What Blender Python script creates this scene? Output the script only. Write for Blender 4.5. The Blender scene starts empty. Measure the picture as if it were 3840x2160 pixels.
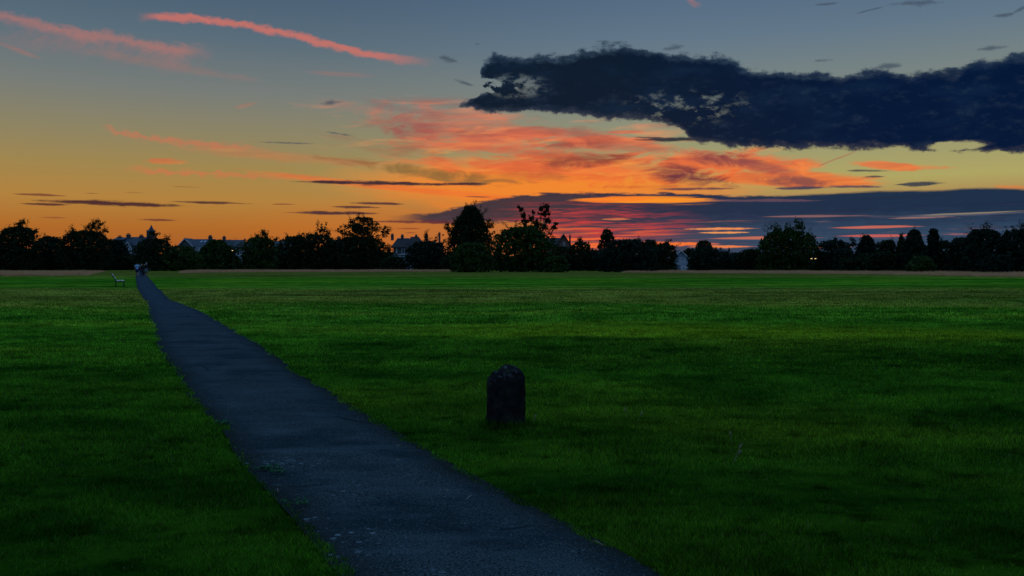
import bpy, bmesh, math, random
import numpy as np
from mathutils import Vector
F = 3325.0; CX = 1920.0; HY = 990.0; CAMH = 1.6     # focal length and horizon of the photograph, camera height
scene = bpy.context.scene
COL = scene.collection
rad = math.radians

def lin(c):
    return tuple(((v/255)/12.92 if v/255 <= .04045 else ((v/255+.055)/1.055)**2.4) for v in c)

# ------------------------------------------------------------------ node expression helper
class T:
    tree = None
def _n(t): return T.tree.nodes.new(t)
class V:
    def __init__(s, sock): s.s = sock
    def __add__(a, b): return M('ADD', a, b)
    __radd__ = __add__
    def __sub__(a, b): return M('SUBTRACT', a, b)
    def __rsub__(a, b): return M('SUBTRACT', b, a)
    def __mul__(a, b): return M('MULTIPLY', a, b)
    __rmul__ = __mul__
    def __truediv__(a, b): return M('DIVIDE', a, b)
    def __neg__(a): return M('MULTIPLY', a, -1.0)
def put(sock, v):
    if isinstance(v, V): T.tree.links.new(v.s, sock)
    elif isinstance(v, (tuple, list)):
        sock.default_value = tuple(v) + ((1.0,) if len(v) == 3 and sock.type == 'RGBA' else ())
    else: sock.default_value = v
def M(op, a, b=None, clamp=False):
    n = _n('ShaderNodeMath'); n.operation = op; n.use_clamp = clamp
    put(n.inputs[0], a)
    if b is not None: put(n.inputs[1], b)
    return V(n.outputs[0])
def mn(a, b): return M('MINIMUM', a, b)
def mx(a, b): return M('MAXIMUM', a, b)
def ab(a): return M('ABSOLUTE', a)
def ss(v, lo, hi):
    n = _n('ShaderNodeMapRange'); n.interpolation_type = 'SMOOTHSTEP'
    put(n.inputs['Value'], v)
    if lo <= hi:
        n.inputs['From Min'].default_value = lo; n.inputs['From Max'].default_value = hi
        n.inputs['To Min'].default_value = 0; n.inputs['To Max'].default_value = 1
    else:
        n.inputs['From Min'].default_value = hi; n.inputs['From Max'].default_value = lo
        n.inputs['To Min'].default_value = 1; n.inputs['To Max'].default_value = 0
    return V(n.outputs[0])
def vec(x, y, z=0.0):
    n = _n('ShaderNodeCombineXYZ'); put(n.inputs[0], x); put(n.inputs[1], y); put(n.inputs[2], z)
    return V(n.outputs[0])
def noise(v, scale=1.0, detail=5.0, rough=.55, dist=0.0, dim='3D'):
    n = _n('ShaderNodeTexNoise'); n.noise_dimensions = dim
    put(n.inputs['Vector'], v); n.inputs['Scale'].default_value = scale
    n.inputs['Detail'].default_value = detail; n.inputs['Roughness'].default_value = rough
    n.inputs['Distortion'].default_value = dist
    return V(n.outputs[0])
def mixc(f, a, b):
    n = _n('ShaderNodeMix'); n.data_type = 'RGBA'; n.clamp_factor = True
    put(n.inputs[0], f); put(n.inputs[6], a); put(n.inputs[7], b)
    return V(n.outputs[2])
def ramp(v, pts):
    n = _n('ShaderNodeValToRGB'); put(n.inputs[0], v); e = n.color_ramp.elements
    while len(e) > 1: e.remove(e[0])
    for i, (p, c) in enumerate(pts):
        q = e[0] if i == 0 else e.new(p)
        q.position = p; q.color = tuple(c) + (1,)
    return V(n.outputs[0])
def curve(v, pts, lo, hi):
    """float curve through pts (in the units of v); result in the units of the second coordinate"""
    x0, x1 = pts[0][0], pts[-1][0]
    n = _n('ShaderNodeFloatCurve'); c = n.mapping.curves[0]
    P = [((x-x0)/(x1-x0), (y-lo)/(hi-lo)) for x, y in pts]
    c.points[0].location = P[0]; c.points[1].location = P[-1]
    for p in P[1:-1]: c.points.new(*p)
    for p in c.points: p.handle_type = 'AUTO_CLAMPED'
    n.mapping.update()
    put(n.inputs['Value'], M('DIVIDE', v - x0, x1-x0, True))
    return V(n.outputs[0])*(hi-lo) + lo

def group(name, ins, fn):
    """a small node group with float inputs and one float output"""
    g = bpy.data.node_groups.new(name, 'ShaderNodeTree'); old = T.tree; T.tree = g
    for i in ins: g.interface.new_socket(i, in_out='INPUT', socket_type='NodeSocketFloat')
    g.interface.new_socket('Fac', in_out='OUTPUT', socket_type='NodeSocketFloat')
    gi = g.nodes.new('NodeGroupInput'); go = g.nodes.new('NodeGroupOutput')
    r = fn(*[V(gi.outputs[k]) for k in range(len(ins))]); g.links.new(r.s, go.inputs[0]); T.tree = old
    return g
def use(g, *vals):
    n = _n('ShaderNodeGroup'); n.node_tree = g
    for k, v in enumerate(vals): put(n.inputs[k], v)
    return V(n.outputs[0])
def ssv(v, hi):
    n = _n('ShaderNodeMapRange'); n.interpolation_type = 'SMOOTHSTEP'
    put(n.inputs['Value'], v); n.inputs['From Min'].default_value = 0; put(n.inputs['From Max'], hi)
    return V(n.outputs[0])
# ------------------------------------------------------------------ sky (world)
def ang(x, y):
    """photo pixel -> direction, azimuth and elevation both in units of 1/F radian"""
    return CX + F*math.atan((x-CX)/F), HY - F*math.atan((HY-y)/math.hypot(F, x-CX))
def build_world():
    w = bpy.data.worlds.new('World'); scene.world = w; w.use_nodes = True
    T.tree = w.node_tree; T.tree.nodes.clear()
    tc = _n('ShaderNodeTexCoord'); sp = _n('ShaderNodeSeparateXYZ')
    T.tree.links.new(tc.outputs['Generated'], sp.inputs[0])
    dx, dy, dz = (V(sp.outputs[i]) for i in range(3))
    A = M('ARCTAN2', dx, dy)*F + CX
    B = HY - M('ARCSINE', dz)*F
    # base gradient: left part and right part of the evening sky
    L = [(0, (70, 92, 114)), (190, (88, 108, 122)), (380, (118, 124, 120)), (540, (142, 132, 98)), (650, (160, 134, 78)),
         (760, (178, 130, 62)), (860, (176, 106, 42)), (990, (160, 80, 38))]
    R = [(0, (80, 104, 130)), (180, (98, 119, 136)), (420, (130, 138, 126)), (560, (154, 152, 112)), (690, (174, 164, 98)),
         (800, (170, 110, 70)), (990, (150, 85, 75))]
    t = M('DIVIDE', B, 990.0, True)
    cl = ramp(t, [(y/990, lin(c)) for y, c in L]); cr = ramp(t, [(y/990, lin(c)) for y, c in R])
    c = mixc(ss(A, 900, 2700), cl, cr)
    # shared noises
    cir = noise(vec(A/360.0 + B/900.0, B/62.0 - A/1100.0), detail=8, rough=.64, dist=.8)
    fib = noise(vec(A/300.0 - B/500.0, B/26.0 + A/420.0, 4.4), detail=7, rough=.62, dist=.7)
    cir2 = noise(vec(A/190.0 - B/300.0 + 7.3, B/62.0 + A/700.0), detail=8, rough=.64, dist=1.2)
    puff = noise(vec(A/150.0, B/80.0, 3.1), detail=9, rough=.66)
    puf2 = noise(vec(A/60.0, B/32.0, 6.4), detail=7, rough=.68)
    flat = noise(vec(A/80.0, B/15.0, 1.7), detail=8, rough=.68)
    fine = noise(vec(A/34.0, B/22.0, 9.7), detail=5, rough=.6)
    strat = noise(vec(A/430.0, B/13.0 + A/600.0, 5.5), detail=7, rough=.58, dist=.25)
    # salmon cirrus over the glow
    # brighter centre towards the place where the sun went down
    n_low = noise(vec(A/900.0, B/330.0), detail=3)
    gd = M('POWER', (A-2060.0)/720.0, 2.0) + M('POWER', (B-(A-2060.0)*.02-700.0+(cir-.5)*160)/105.0, 2.0)
    c = mixc(ss(gd, 1.6, 0.0)*.92, c, lin((244, 132, 42)))
    gd2 = M('POWER', (A-1650.0)/700.0, 2.0) + M('POWER', (B-880.0)/150.0, 2.0)
    c = mixc(ss(gd2, 1.5, 0.0)*.35, c, lin((212, 116, 40)))
    def fr(a_, b_, n, a, b, iw, ih, sl, amp, edge, st):
        d = a_-a; u = d*iw; v = (b_-b-d*sl)*ih
        return ssv(1.0 - u*u - v*v + (n-.5)*amp, edge)*st
    def fl(a_, b_, n, a, b, iw, ih, sl, amp, edge, st):
        d = a_-a; u = d*iw; v = (b_-b-d*sl)*ih
        return ssv(1.0 - u*u - ab(v) + (n-.5)*amp, edge)*st
    ins = ['A', 'B', 'noise', 'a', 'b', 'iw', 'ih', 'slope', 'amp', 'edge', 'strength']
    g_region = group('cloud_patch', ins, fr); g_lens = group('cloud_lens', ins, fl)
    def region(x, y, hw, hh, slope=0.0, n=cir, amp=1.4, edge=.9):
        a, b = ang(x, y)
        return use(g_region, A, B, n, a, b, 1/hw, 1/hh, slope, amp*2, edge, 1.0)
    salmon = ramp(t, [(0, lin((190, 112, 98))), (.40, lin((210, 112, 88))), (.58, lin((228, 108, 68))), (.72, lin((246, 120, 50))), (1, lin((228, 100, 52)))])
    salmon = mixc(ss(fib, .40, .60)*.72, salmon, ramp(t, [(0, lin((150, 110, 106))), (.45, lin((168, 104, 88))), (.6, lin((206, 84, 60))), (.72, lin((228, 92, 44))), (1, lin((180, 80, 50)))]))
    salmon = mixc(ss(cir2, .56, .74)*.6*ss(B, 420, 560), salmon, lin((255, 150, 74)))
    for (x, y, hw, hh, sl, nn, am, ed, st) in [
            (1700, 455, 420, 80, .10, cir2, 1.8, 1.3, .62), (1330, 400, 190, 30, .15, cir2, 1.0, 1.6, .25), (1950, 545, 600, 76, .06, cir, 3.2, 1.2, .82),
            (2120, 505, 260, 36, .02, cir, 2.0, .9, .8), (1900, 625, 520, 40, .05, cir, 3.0, 1.3, .75), (2300, 640, 480, 72, .03, cir2, 3.0, 1.0, .75),
            (2700, 610, 330, 60, .06, cir2, 2.2, .9, .9), (2350, 495, 100, 9, .0, cir, 1.0, .6, .75), (2980, 675, 330, 32, .05, cir, 1.3, .7, .8),
            (1500, 705, 700, 16, .09, cir, 1.0, .9, .6), (3330, 622, 130, 17, .12, cir2, 1.1, .6, .75), (3470, 628, 110, 8, .05, fine, 1.3, .8, .4),
            (1100, 590, 460, 24, .05, cir, 1.0, 1.4, .25), (850, 560, 300, 30, .12, cir2, 1.2, 1.6, .2), (2600, 8, 34, 16, .4, fine, 2.4, 1.4, .4), (600, 240, 400, 22, .10, puff, 1.1, 1.5, .22), (1280, 278, 150, 12, .02, cir, .8, 1.5, .3),
            (920, 395, 50, 10, -.3, puff, .9, 1.3, .3), (60, 185, 90, 12, .3, puff, .9, 1.3, .35), (3800, 702, 60, 7, .1, fine, 1, .7, .4), (620, 605, 80, 12, .0, fine, .9, .9, .5)]:
        c = mixc(region(x, y, hw, hh, sl, nn, am, ed)*st, c, salmon)
    # darker hearts of those clouds
    for (x, y, hw, hh, sl, col, st) in [
            (1548, 478, 150, 56, .15, (150, 82, 80), .85), (1480, 405, 170, 22, .15, (120, 104, 104), .6), (1700, 505, 200, 18, .1, (176, 92, 78), .5), (1850, 560, 260, 16, .06, (190, 100, 72), .5),
            (1330, 612, 150, 20, .06, (190, 104, 74), .6), (1560, 645, 400, 30, .13, (134, 102, 58), .85), (1820, 668, 220, 20, .10, (150, 100, 52), .6),
            (2135, 540, 190, 26, .02, (150, 74, 66), .85), (2205, 603, 210, 32, -.04, (126, 62, 54), .92), (2578, 662, 230, 46, .22, (104, 52, 62), .97), (2705, 596, 150, 34, .12, (120, 62, 68), .9), (2860, 630, 120, 26, .2, (146, 76, 74), .75),
            (2960, 682, 200, 24, .08, (120, 68, 72), .85), (2420, 560, 200, 16, .05, (140, 112, 92), .5), (2420, 700, 260, 9, .0, (190, 88, 50), .5)]:
        c = mixc(region(x, y, hw, hh, sl, cir2, 1.7, 1.3)*st, c, lin(col))
    fil = noise(vec(A/330.0 + B/260.0, B/62.0 - A/560.0, 21.0), detail=7, rough=.55, dist=.25)
    fil2 = noise(vec(A/300.0 - B/300.0, B/34.0 + A/520.0, 25.0), detail=6, rough=.52, dist=.2)
    gr = ss(M('POWER', (A-2030.0)/880.0, 2.0) + M('POWER', (B-(A-2030.0)*.10-545.0)/150.0, 2.0) + (cir-.5)*2.0, 1.3, .25)
    c = mixc(gr*ss(fil, .50, .68)*.6, c, ramp(t, [(0, lin((120, 104, 108))), (.48, lin((150, 84, 78))), (.62, lin((160, 78, 56))), (1, lin((120, 60, 50)))]))
    c = mixc(gr*ss(fil2, .52, .70)*.5, c, ramp(t, [(0, lin((214, 138, 112))), (.48, lin((244, 140, 92))), (.64, lin((255, 160, 66))), (1, lin((250, 130, 60)))]))
    # two high contrails and two lower streaks: centre line, thickness above and below
    def streak(pts, up, down, col, st, n=puff, amp=1.0, fade=120):
        P = [ang(*p) for p in pts]
        f = curve(A, P, 0, 990)
        d = B - f + (n-.5)*amp*(up+down)
        m = mn(ss(d, -up, -up*.2), ss(d, down, down*.1))
        m = m*ss(A, P[0][0], P[0][0]+fade)*ss(A, P[-1][0], P[-1][0]-fade*3.2)
        return mixc(m*st, c, lin(col))
    c = streak([(505, 66), (700, 66), (1000, 110), (1200, 158), (1400, 208), (1660, 236)], 18, 20, (206, 114, 100), .78, puf2, 1.2, 90)
    veil = noise(vec(A/95.0 + B/90.0, B/130.0, 2.2), detail=8, rough=.68, dist=.8)
    P0 = [(-400, -40), (0, 58), (140, 92), (300, 122), (600, 168), (820, 200)]
    f2 = curve(A, [ang(*p) for p in P0], -100, 990)
    d2 = B - f2 + (puff-.5)*60
    tail = ss(d2, 110, 0)*ss(d2, -6, 12)*ss(veil, .30, .72)
    head = ss(d2+(fine-.5)*40, -22, 2)*ss(d2+(fine-.5)*30, 30, 0)
    lim = ss(A, 860, 700)
    c = mixc(tail*lim*.36, c, lin((190, 116, 104)))
    c = mixc(head*lim*.42, c, lin((200, 118, 102)))
    c = streak([(370, 470), (470, 500), (650, 528), (860, 548), (1050, 556)], 13, 16, (204, 112, 82), .5, fine, 2.0, 60)
    c = streak([(600, 512), (660, 545), (725, 568), (760, 575)], 8, 8, (204, 116, 84), .4, puf2, 1.4, 40)
    c = streak([(440, 634), (800, 652), (1050, 666), (1260, 680)], 12, 14, (212, 112, 74), .55, fine, 2.0, 120)
    c = streak([(3060, 628), (3120, 602), (3180, 580), (3240, 552)], 4, 4, (170, 104, 84), .7, fine, .4, 20)
    # low stratus bank on the right
    top = curve(A, [ang(*p) for p in [(1480, 815), (1620, 800), (1760, 770), (1920, 742), (2218, 728), (2600, 732), (2900, 738), (3038, 734), (3314, 720), (3485, 719), (3671, 709), (3840, 714)]], 600, 1000)
    m = mn(mn((B-top+9)/13.0, 3.0), mx((838.0-B)/14.0, (A-2010.0)/110.0 + (strat-.5)*9.0)) + (flat-.5)*3.0*ss(A, 3300, 2300) + (flat-.5)*.8
    bank = ss(m, 0.0, .9)*ss(A, 1440, 1620)
    bcol = mixc(ss(A, 1900, 2700), lin((58, 50, 60)), lin((14, 44, 72)))
    low = mixc(ss(A, 2050, 2900), lin((80, 62, 74)), lin((42, 70, 96)))
    bcol = mixc(ss(B + (flat-.5)*120, 790, 900), bcol, low)
    bcol = mixc(ss(strat, .45, .75)*.35, bcol, lin((14, 36, 60)))
    c = mixc(bank*.985, c, bcol)
    # broken streaks of lit cloud inside the bank
    strat2 = noise(vec(A/170.0, B/9.0 + A/900.0, 11.5), detail=8, rough=.66, dist=.5)
    redr = ss(A, 1800, 2000)*ss(M('POWER', (A-2110.0)/470.0, 2.0) + M('POWER', (B-842.0)/80.0, 2.0), 1.5, .2)
    c = mixc(redr*ss(strat2, .43, .64)*.88*bank, c, lin((196, 60, 62)))
    c = mixc(ss(M('POWER', (A-2100.0)/520.0, 2.0) + M('POWER', (B-905.0)/60.0, 2.0), 1.4, .2)*ss(strat, .49, .62)*.9*bank, c, lin((244, 104, 52)))
    lowr = ss(B, 800, 880)*ss(A, 3900, 3000)*ss(A, 1950, 2300)
    c = mixc(lowr*ss(strat, .60, .70)*.7, c, lin((240, 128, 76)))
    c = mixc(ss(B, 780, 850)*ss(A, 2500, 3000)*ss(strat2, .58, .72)*.3, c, lin((150, 110, 112)))
    # single lenses: x, y, half width, half height, slope, colour, strength
    def lens(x, y, hw, hh, sl=0.0, col=(62, 36, 52), st=.95, n=None, amp=2.0, edge=.7):
        a, b = ang(x, y)
        return mixc(use(g_lens, A, B, n or flat, a, b, 1/hw, 1/hh, sl, amp, edge, st), c, lin(col))
    c = lens(2440, 751, 300, 17, .02, (250, 146, 40), .97, strat, 2.4, .6)
    c = lens(2300, 748, 190, 14, -.02, (250, 128, 40), .9, flat, 1.0, .6)
    c = lens(2830, 752, 270, 7, .02, (120, 84, 96), .5)
    c = lens(2700, 858, 150, 7, .0, (246, 148, 84), .9, fine, 1.2)
    c = lens(2720, 872, 110, 5, .0, (248, 158, 84), .9, fine, 1.2)
    c = lens(2700, 925, 140, 7, .0, (244, 132, 70), .9, fine, 1.2)
    c = lens(2540, 915, 170, 10, .0, (250, 120, 50), .9, fine, 1.2)
    c = lens(2850, 893, 230, 7, .0, (220, 120, 86), .7, strat, 3.0)
    c = lens(3280, 852, 170, 6, .0, (214, 112, 88), .75, strat, 3.0)
    c = lens(3300, 884, 150, 6, .0, (214, 100, 84), .75, strat, 3.0)
    c = lens(3620, 800, 210, 4, -.02, (190, 166, 118), .55, strat, 3.5)
    c = lens(3550, 806, 330, 7, -.01, (96, 96, 112), .5, strat, 3.0)
    c = lens(3080, 811, 280, 6, .01, (160, 110, 104), .6, strat, 3.0)
    c = lens(3440, 816, 130, 4, -.01, (170, 124, 112), .6, fine, 1.0)
    c = lens(3600, 878, 70, 5, .0, (186, 108, 104), .5, fine, 1.0)
    c = lens(2310, 822, 70, 5, .0, (232, 128, 74), .7, fine, 1.0)
    c = lens(2800, 812, 90, 9, .0, (36, 46, 76), .8, fine, .6)
    dark = (60, 36, 50)
    for q in [(1410, 687, 340, 11, .005, (38, 34, 50), .95), (1740, 690, 110, 9, 0, (48, 34, 50), .95), (430, 763, 270, 12, .014, (66, 36, 44), .95), (165, 766, 90, 6, 0, (72, 40, 44), .9), (800, 760, 140, 8, .01, (64, 36, 46), .9),
              (150, 731, 90, 5, .01, (110, 58, 48), .8), (1420, 763, 120, 7, .01, (66, 40, 52), .9), (1345, 777, 110, 7, .01, (66, 38, 50), .9), (1260, 799, 210, 9, .0, (60, 38, 52), .93), (1600, 833, 260, 9, .01, (92, 44, 52), .9),
              (590, 825, 78, 6, 0, (96, 48, 46), .85), (1065, 766, 50, 3.5, 0, (120, 62, 48), .7), (200, 816, 60, 4, 0, (130, 64, 48), .6), (1530, 857, 60, 4, 0, (120, 58, 48), .7), (1540, 873, 30, 3, 0, (120, 58, 48), .7),
              (700, 701, 60, 3, 0, (130, 80, 52), .5), (345, 725, 30, 3, 0, (130, 76, 52), .5), (500, 722, 40, 3, 0, (130, 76, 52), .4),
              (3450, 689, 84, 11, 0, (48, 56, 72), .92), (3255, 640, 90, 6, .05, (56, 56, 70), .8), (3275, 663, 45, 5, 0, (52, 56, 70), .85), (3010, 705, 120, 9, .01, (52, 56, 82), .9), (2600, 708, 160, 8, .01, (84, 56, 72), .85), (3200, 700, 110, 7, .04, (66, 60, 82), .85),
              (2540, 522, 190, 11, .02, (26, 34, 52), .92), (2440, 516, 90, 5, .05, (60, 56, 66), .8), (1790, 738, 60, 3, .02, (80, 52, 56), .8)]:
        c = lens(*q)
    for q in [(1240, 386, 52, 13, -.12), (1275, 502, 62, 7, .12), (1080, 536, 130, 5, 0), (1680, 222, 46, 15, .2), (1740, 310, 50, 10, .3), (1790, 165, 16, 5, 0), (3440, 12, 100, 13, .08), (3765, 56, 34, 9, 0),
              (3830, 34, 50, 9, -.4), (3090, 226, 36, 9, 0), (2525, 180, 52, 13, -.1), (2320, 158, 36, 9, 0), (2250, 155, 25, 6, 0), (3330, 250, 60, 16, 0), (3720, 180, 60, 10, 0), (3100, 15, 50, 6, 0), (3260, 38, 70, 5, -.15), (1250, 250, 1, 1, 0)]:
        c = lens(*q, (62, 76, 92), .75, fine, 2.0, 1.1)
    # the big navy cloud
    tp = curve(A, [ang(*p) for p in [(1700, 420), (1790, 330), (1812, 240), (1870, 214), (1990, 222), (2106, 214), (2166, 198), (2293, 180), (2404, 186), (2516, 204), (2703, 214), (2814, 264), (2963, 272),
                                     (3112, 284), (3142, 296), (3262, 266), (3411, 284), (3560, 272), (3671, 236), (3783, 214), (3900, 228)]], 0, 700)
    bt = curve(A, [ang(*p) for p in [(1700, 395), (1745, 404), (1826, 410), (1930, 416), (2069, 414), (2218, 440), (2367, 450), (2470, 452), (2553, 482), (2600, 520), (2665, 536), (2889, 550), (3050, 550),
                                     (3224, 554), (3485, 560), (3634, 566), (3840, 562)]], 0, 700)
    up_m = (B-tp+14)/30.0; dn_m = (bt-B+8)/20.0
    m = mn(mn(up_m, dn_m), 3.2) + (puff-.5)*3.4 + (puf2-.5)*2.2 + (fine-.5)*.8
    a1, b1 = ang(1925, 318); a2, b2 = ang(2560, 400); a3, b3 = ang(3600, 540)
    def gau(a, b, w, h): return ss(M('POWER', (A-a)/w, 2.0) + M('POWER', (B-b)/h, 2.0), 1.3, 0.0)
    m = m - gau(a1, b1, 120, 50)*ss(puf2, .36, .56)*3.0*ss(A, 2060, 1860) - gau(a3, b3, 110, 20)*1.7
    m = m - gau(*ang(1800, 325), 80, 44)*ss(puf2, .30, .5)*3.6
    m = mn(m, 6.0) - ss(A, 1740, 1600)*8.0 - ss(A, 6500, 9000)*8.0
    big = ss(m, 0.0, .7)
    big = big*(1.0 - gau(a2+10, b2, 230, 66)*ss(puf2 + (fine-.5)*.3, .50, .68)*.58)*(1.0 - gau(*ang(1935, 322), 130, 46)*ss(puf2 + (fine-.5)*.3, .44, .62)*.7)
    edge = mixc(ss(B, 260, 520), lin((44, 64, 84)), lin((54, 56, 68)))
    core = mixc(ss(A, 2000, 3400), lin((6, 26, 44)), lin((0, 22, 54)))
    tone = noise(vec(A/260.0, B/90.0, 15.0), detail=6, rough=.6)
    core = mixc(ss(tone, .48, .72)*.35, core, lin((20, 46, 74)))
    core = mixc(ss(puf2, .50, .72)*.4*ss(B, 260, 400), core, lin((38, 54, 74)))
    c = mixc(big, c, mixc(ss(m, .15, 1.5), edge, core))
    # above and behind the picture: clear blue dusk sky, with the Nishita twilight added
    zen = lin((88, 126, 170))
    up = ss(B, 60, -1500)
    c = mixc(up, c, zen)
    back = ss(dy, .35, -.35)
    bc = mixc(ss(dz, 0.0, .6), lin((88, 106, 134)), zen)
    c = mixc(back, c, bc)
    sky = _n('ShaderNodeTexSky'); sky.sky_type = 'NISHITA'; sky.sun_disc = False
    sky.sun_elevation = rad(-1.0) if False else rad(0.5); sky.sun_rotation = rad(4)
    add = _n('ShaderNodeMix'); add.data_type = 'RGBA'; add.blend_type = 'ADD'; add.inputs[0].default_value = .0008
    put(add.inputs[6], c); T.tree.links.new(sky.outputs[0], add.inputs[7])
    bg = _n('ShaderNodeBackground'); put(bg.inputs[0], V(add.outputs[2])); bg.inputs[1].default_value = 1.0
    gn = ss(B, 100, -700)*WORLD_UP + 1.0
    put(bg.inputs[1], gn)
    out = _n('ShaderNodeOutputWorld'); T.tree.links.new(bg.outputs[0], out.inputs[0])
WORLD_UP = .9
build_world()
scene.world.cycles.sampling_method = 'MANUAL'; scene.world.cycles.sample_map_resolution = 256

# ------------------------------------------------------------------ materials
def mat(name, fn, rough=.9, spec=.2):
    m = bpy.data.materials.new(name); m.use_nodes = True
    T.tree = m.node_tree; nt = m.node_tree
    bsdf = nt.nodes['Principled BSDF']; bsdf.inputs['Roughness'].default_value = rough
    bsdf.inputs['Specular IOR Level'].default_value = spec
    tc = _n('ShaderNodeTexCoord'); g = _n('ShaderNodeNewGeometry')
    fn(V(tc.outputs['Object']), V(g.outputs['Position']), bsdf, nt)
    return m
def two(c1, c2, scale, rough=.9, spec=.2, bump=0.0, detail=5):
    def fn(o, p, b, nt):
        n = noise(o, scale, detail, .6)
        put(b.inputs['Base Color'], mixc(ss(n, .35, .68), c1, c2))
        if bump:
            bp = _n('ShaderNodeBump'); bp.inputs['Strength'].default_value = bump; bp.inputs['Distance'].default_value = .02
            put(bp.inputs['Height'], noise(o, scale*3, 6, .65)); nt.links.new(bp.outputs[0], b.inputs['Normal'])
    return mat('surface', fn, rough, spec)

def mulc(c, f):
    n = _n('ShaderNodeVectorMath'); n.operation = 'SCALE'; put(n.inputs[0], c); put(n.inputs['Scale'], f)
    return V(n.outputs[0])
def lawn_color(p, blade):
    sp = _n('ShaderNodeSeparateXYZ'); put(sp.inputs[0], p)
    x, y = V(sp.outputs[0]), V(sp.outputs[1])
    big = noise(vec(x/16.0, y/6.0), detail=4, rough=.6)
    mid = noise(vec(x/1.7, y/1.1, 4.0), detail=6, rough=.68)
    sml = noise(vec(x/.40, y/.30, 8.0), detail=4, rough=.62)
    c = mixc(ss(mid, .3, .7), GR_A, GR_B)
    c = mixc(ss(big, .46, .66)*.5, c, GR_C)
    yw = y + (big-.5)*26
    d = curve(yw, [(0, .12), (22, .16), (31, .25), (37, .66), (49, .72), (64, .18), (88, .10), (112, .6), (150, .8)], 0, 1)
    c = mixc(d*ss(mid, .25, .55), c, GR_D)
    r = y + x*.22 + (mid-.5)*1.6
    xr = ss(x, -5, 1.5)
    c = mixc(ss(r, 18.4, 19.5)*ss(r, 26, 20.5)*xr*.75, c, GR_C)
    c = mulc(c, 1.0 - ss(r, 13.2, 16)*ss(r, 19.2, 17.6)*xr*.30)  # shaded near side of the low ridge, painted into the colour
    f = curve(y, [(0, .34), (6, .42), (13, .68), (24, 1.0), (50, 1.0), (95, 1.0), (130, .75)] if blade else [(0, .14), (14, .2), (24, .40), (40, .60), (60, .64), (95, .60), (130, .46)], 0, 1)  # distance factor: shade down between the blades put into the colour, strongest nearby
    c = mulc(c, f*(ss(mid, .28, .66)*.75 + .68)*(ss(big, .3, .62)*.3 + .85))  # patchy tone, also painting shade of the undulations into the lawn
    fs = noise(vec(x/22.0, y/3.0, 30.0), detail=6, rough=.62)
    c = mulc(c, 1.0 - ss(y, 22, 50)*(ss(fs, .42, .62)*.45))  # wide dark streaks: shade in the hollows painted into the colour
    c = mulc(c, 1.0 - ss(sml, .50, .70)*.6)
    return c, x, y, mid, sml
GR_A = (.020, .190, .008); GR_B = (.065, .320, .010); GR_C = (.230, .350, .012); GR_D = (.300, .250, .045)
def f_ground(o, p, b, nt):
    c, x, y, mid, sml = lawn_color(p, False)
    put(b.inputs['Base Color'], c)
    bp = _n('ShaderNodeBump'); bp.inputs['Strength'].default_value = .8; bp.inputs['Distance'].default_value = .10
    put(bp.inputs['Height'], noise(vec(x/.5, y/.8), 1.0, 6, .65) + mid*1.5); nt.links.new(bp.outputs[0], b.inputs['Normal'])
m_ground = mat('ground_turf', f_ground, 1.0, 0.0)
def f_grass(o, p, b, nt):
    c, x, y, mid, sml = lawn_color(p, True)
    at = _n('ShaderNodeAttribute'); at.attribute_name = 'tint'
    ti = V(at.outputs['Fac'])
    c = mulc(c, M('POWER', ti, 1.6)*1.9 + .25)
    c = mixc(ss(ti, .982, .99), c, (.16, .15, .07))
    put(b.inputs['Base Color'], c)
    tr = _n('ShaderNodeBsdfTranslucent'); put(tr.inputs[0], c)
    ms = _n('ShaderNodeMixShader'); ms.inputs[0].default_value = .38
    nt.links.new(b.outputs[0], ms.inputs[1]); nt.links.new(tr.outputs[0], ms.inputs[2])
    nt.links.new(ms.outputs[0], nt.nodes['Material Output'].inputs[0])
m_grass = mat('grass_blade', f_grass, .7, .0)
def f_dry(o, p, b, nt):
    at = _n('ShaderNodeAttribute'); at.attribute_name = 'tint'
    n = noise(p, .35, 4, .6)
    put(b.inputs['Base Color'], mixc(V(at.outputs['Fac'])*.6 + n*.4, (.46, .20, .09), (.76, .40, .20)))
m_dry = mat('dry_grass', f_dry, .9, .05)
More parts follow.
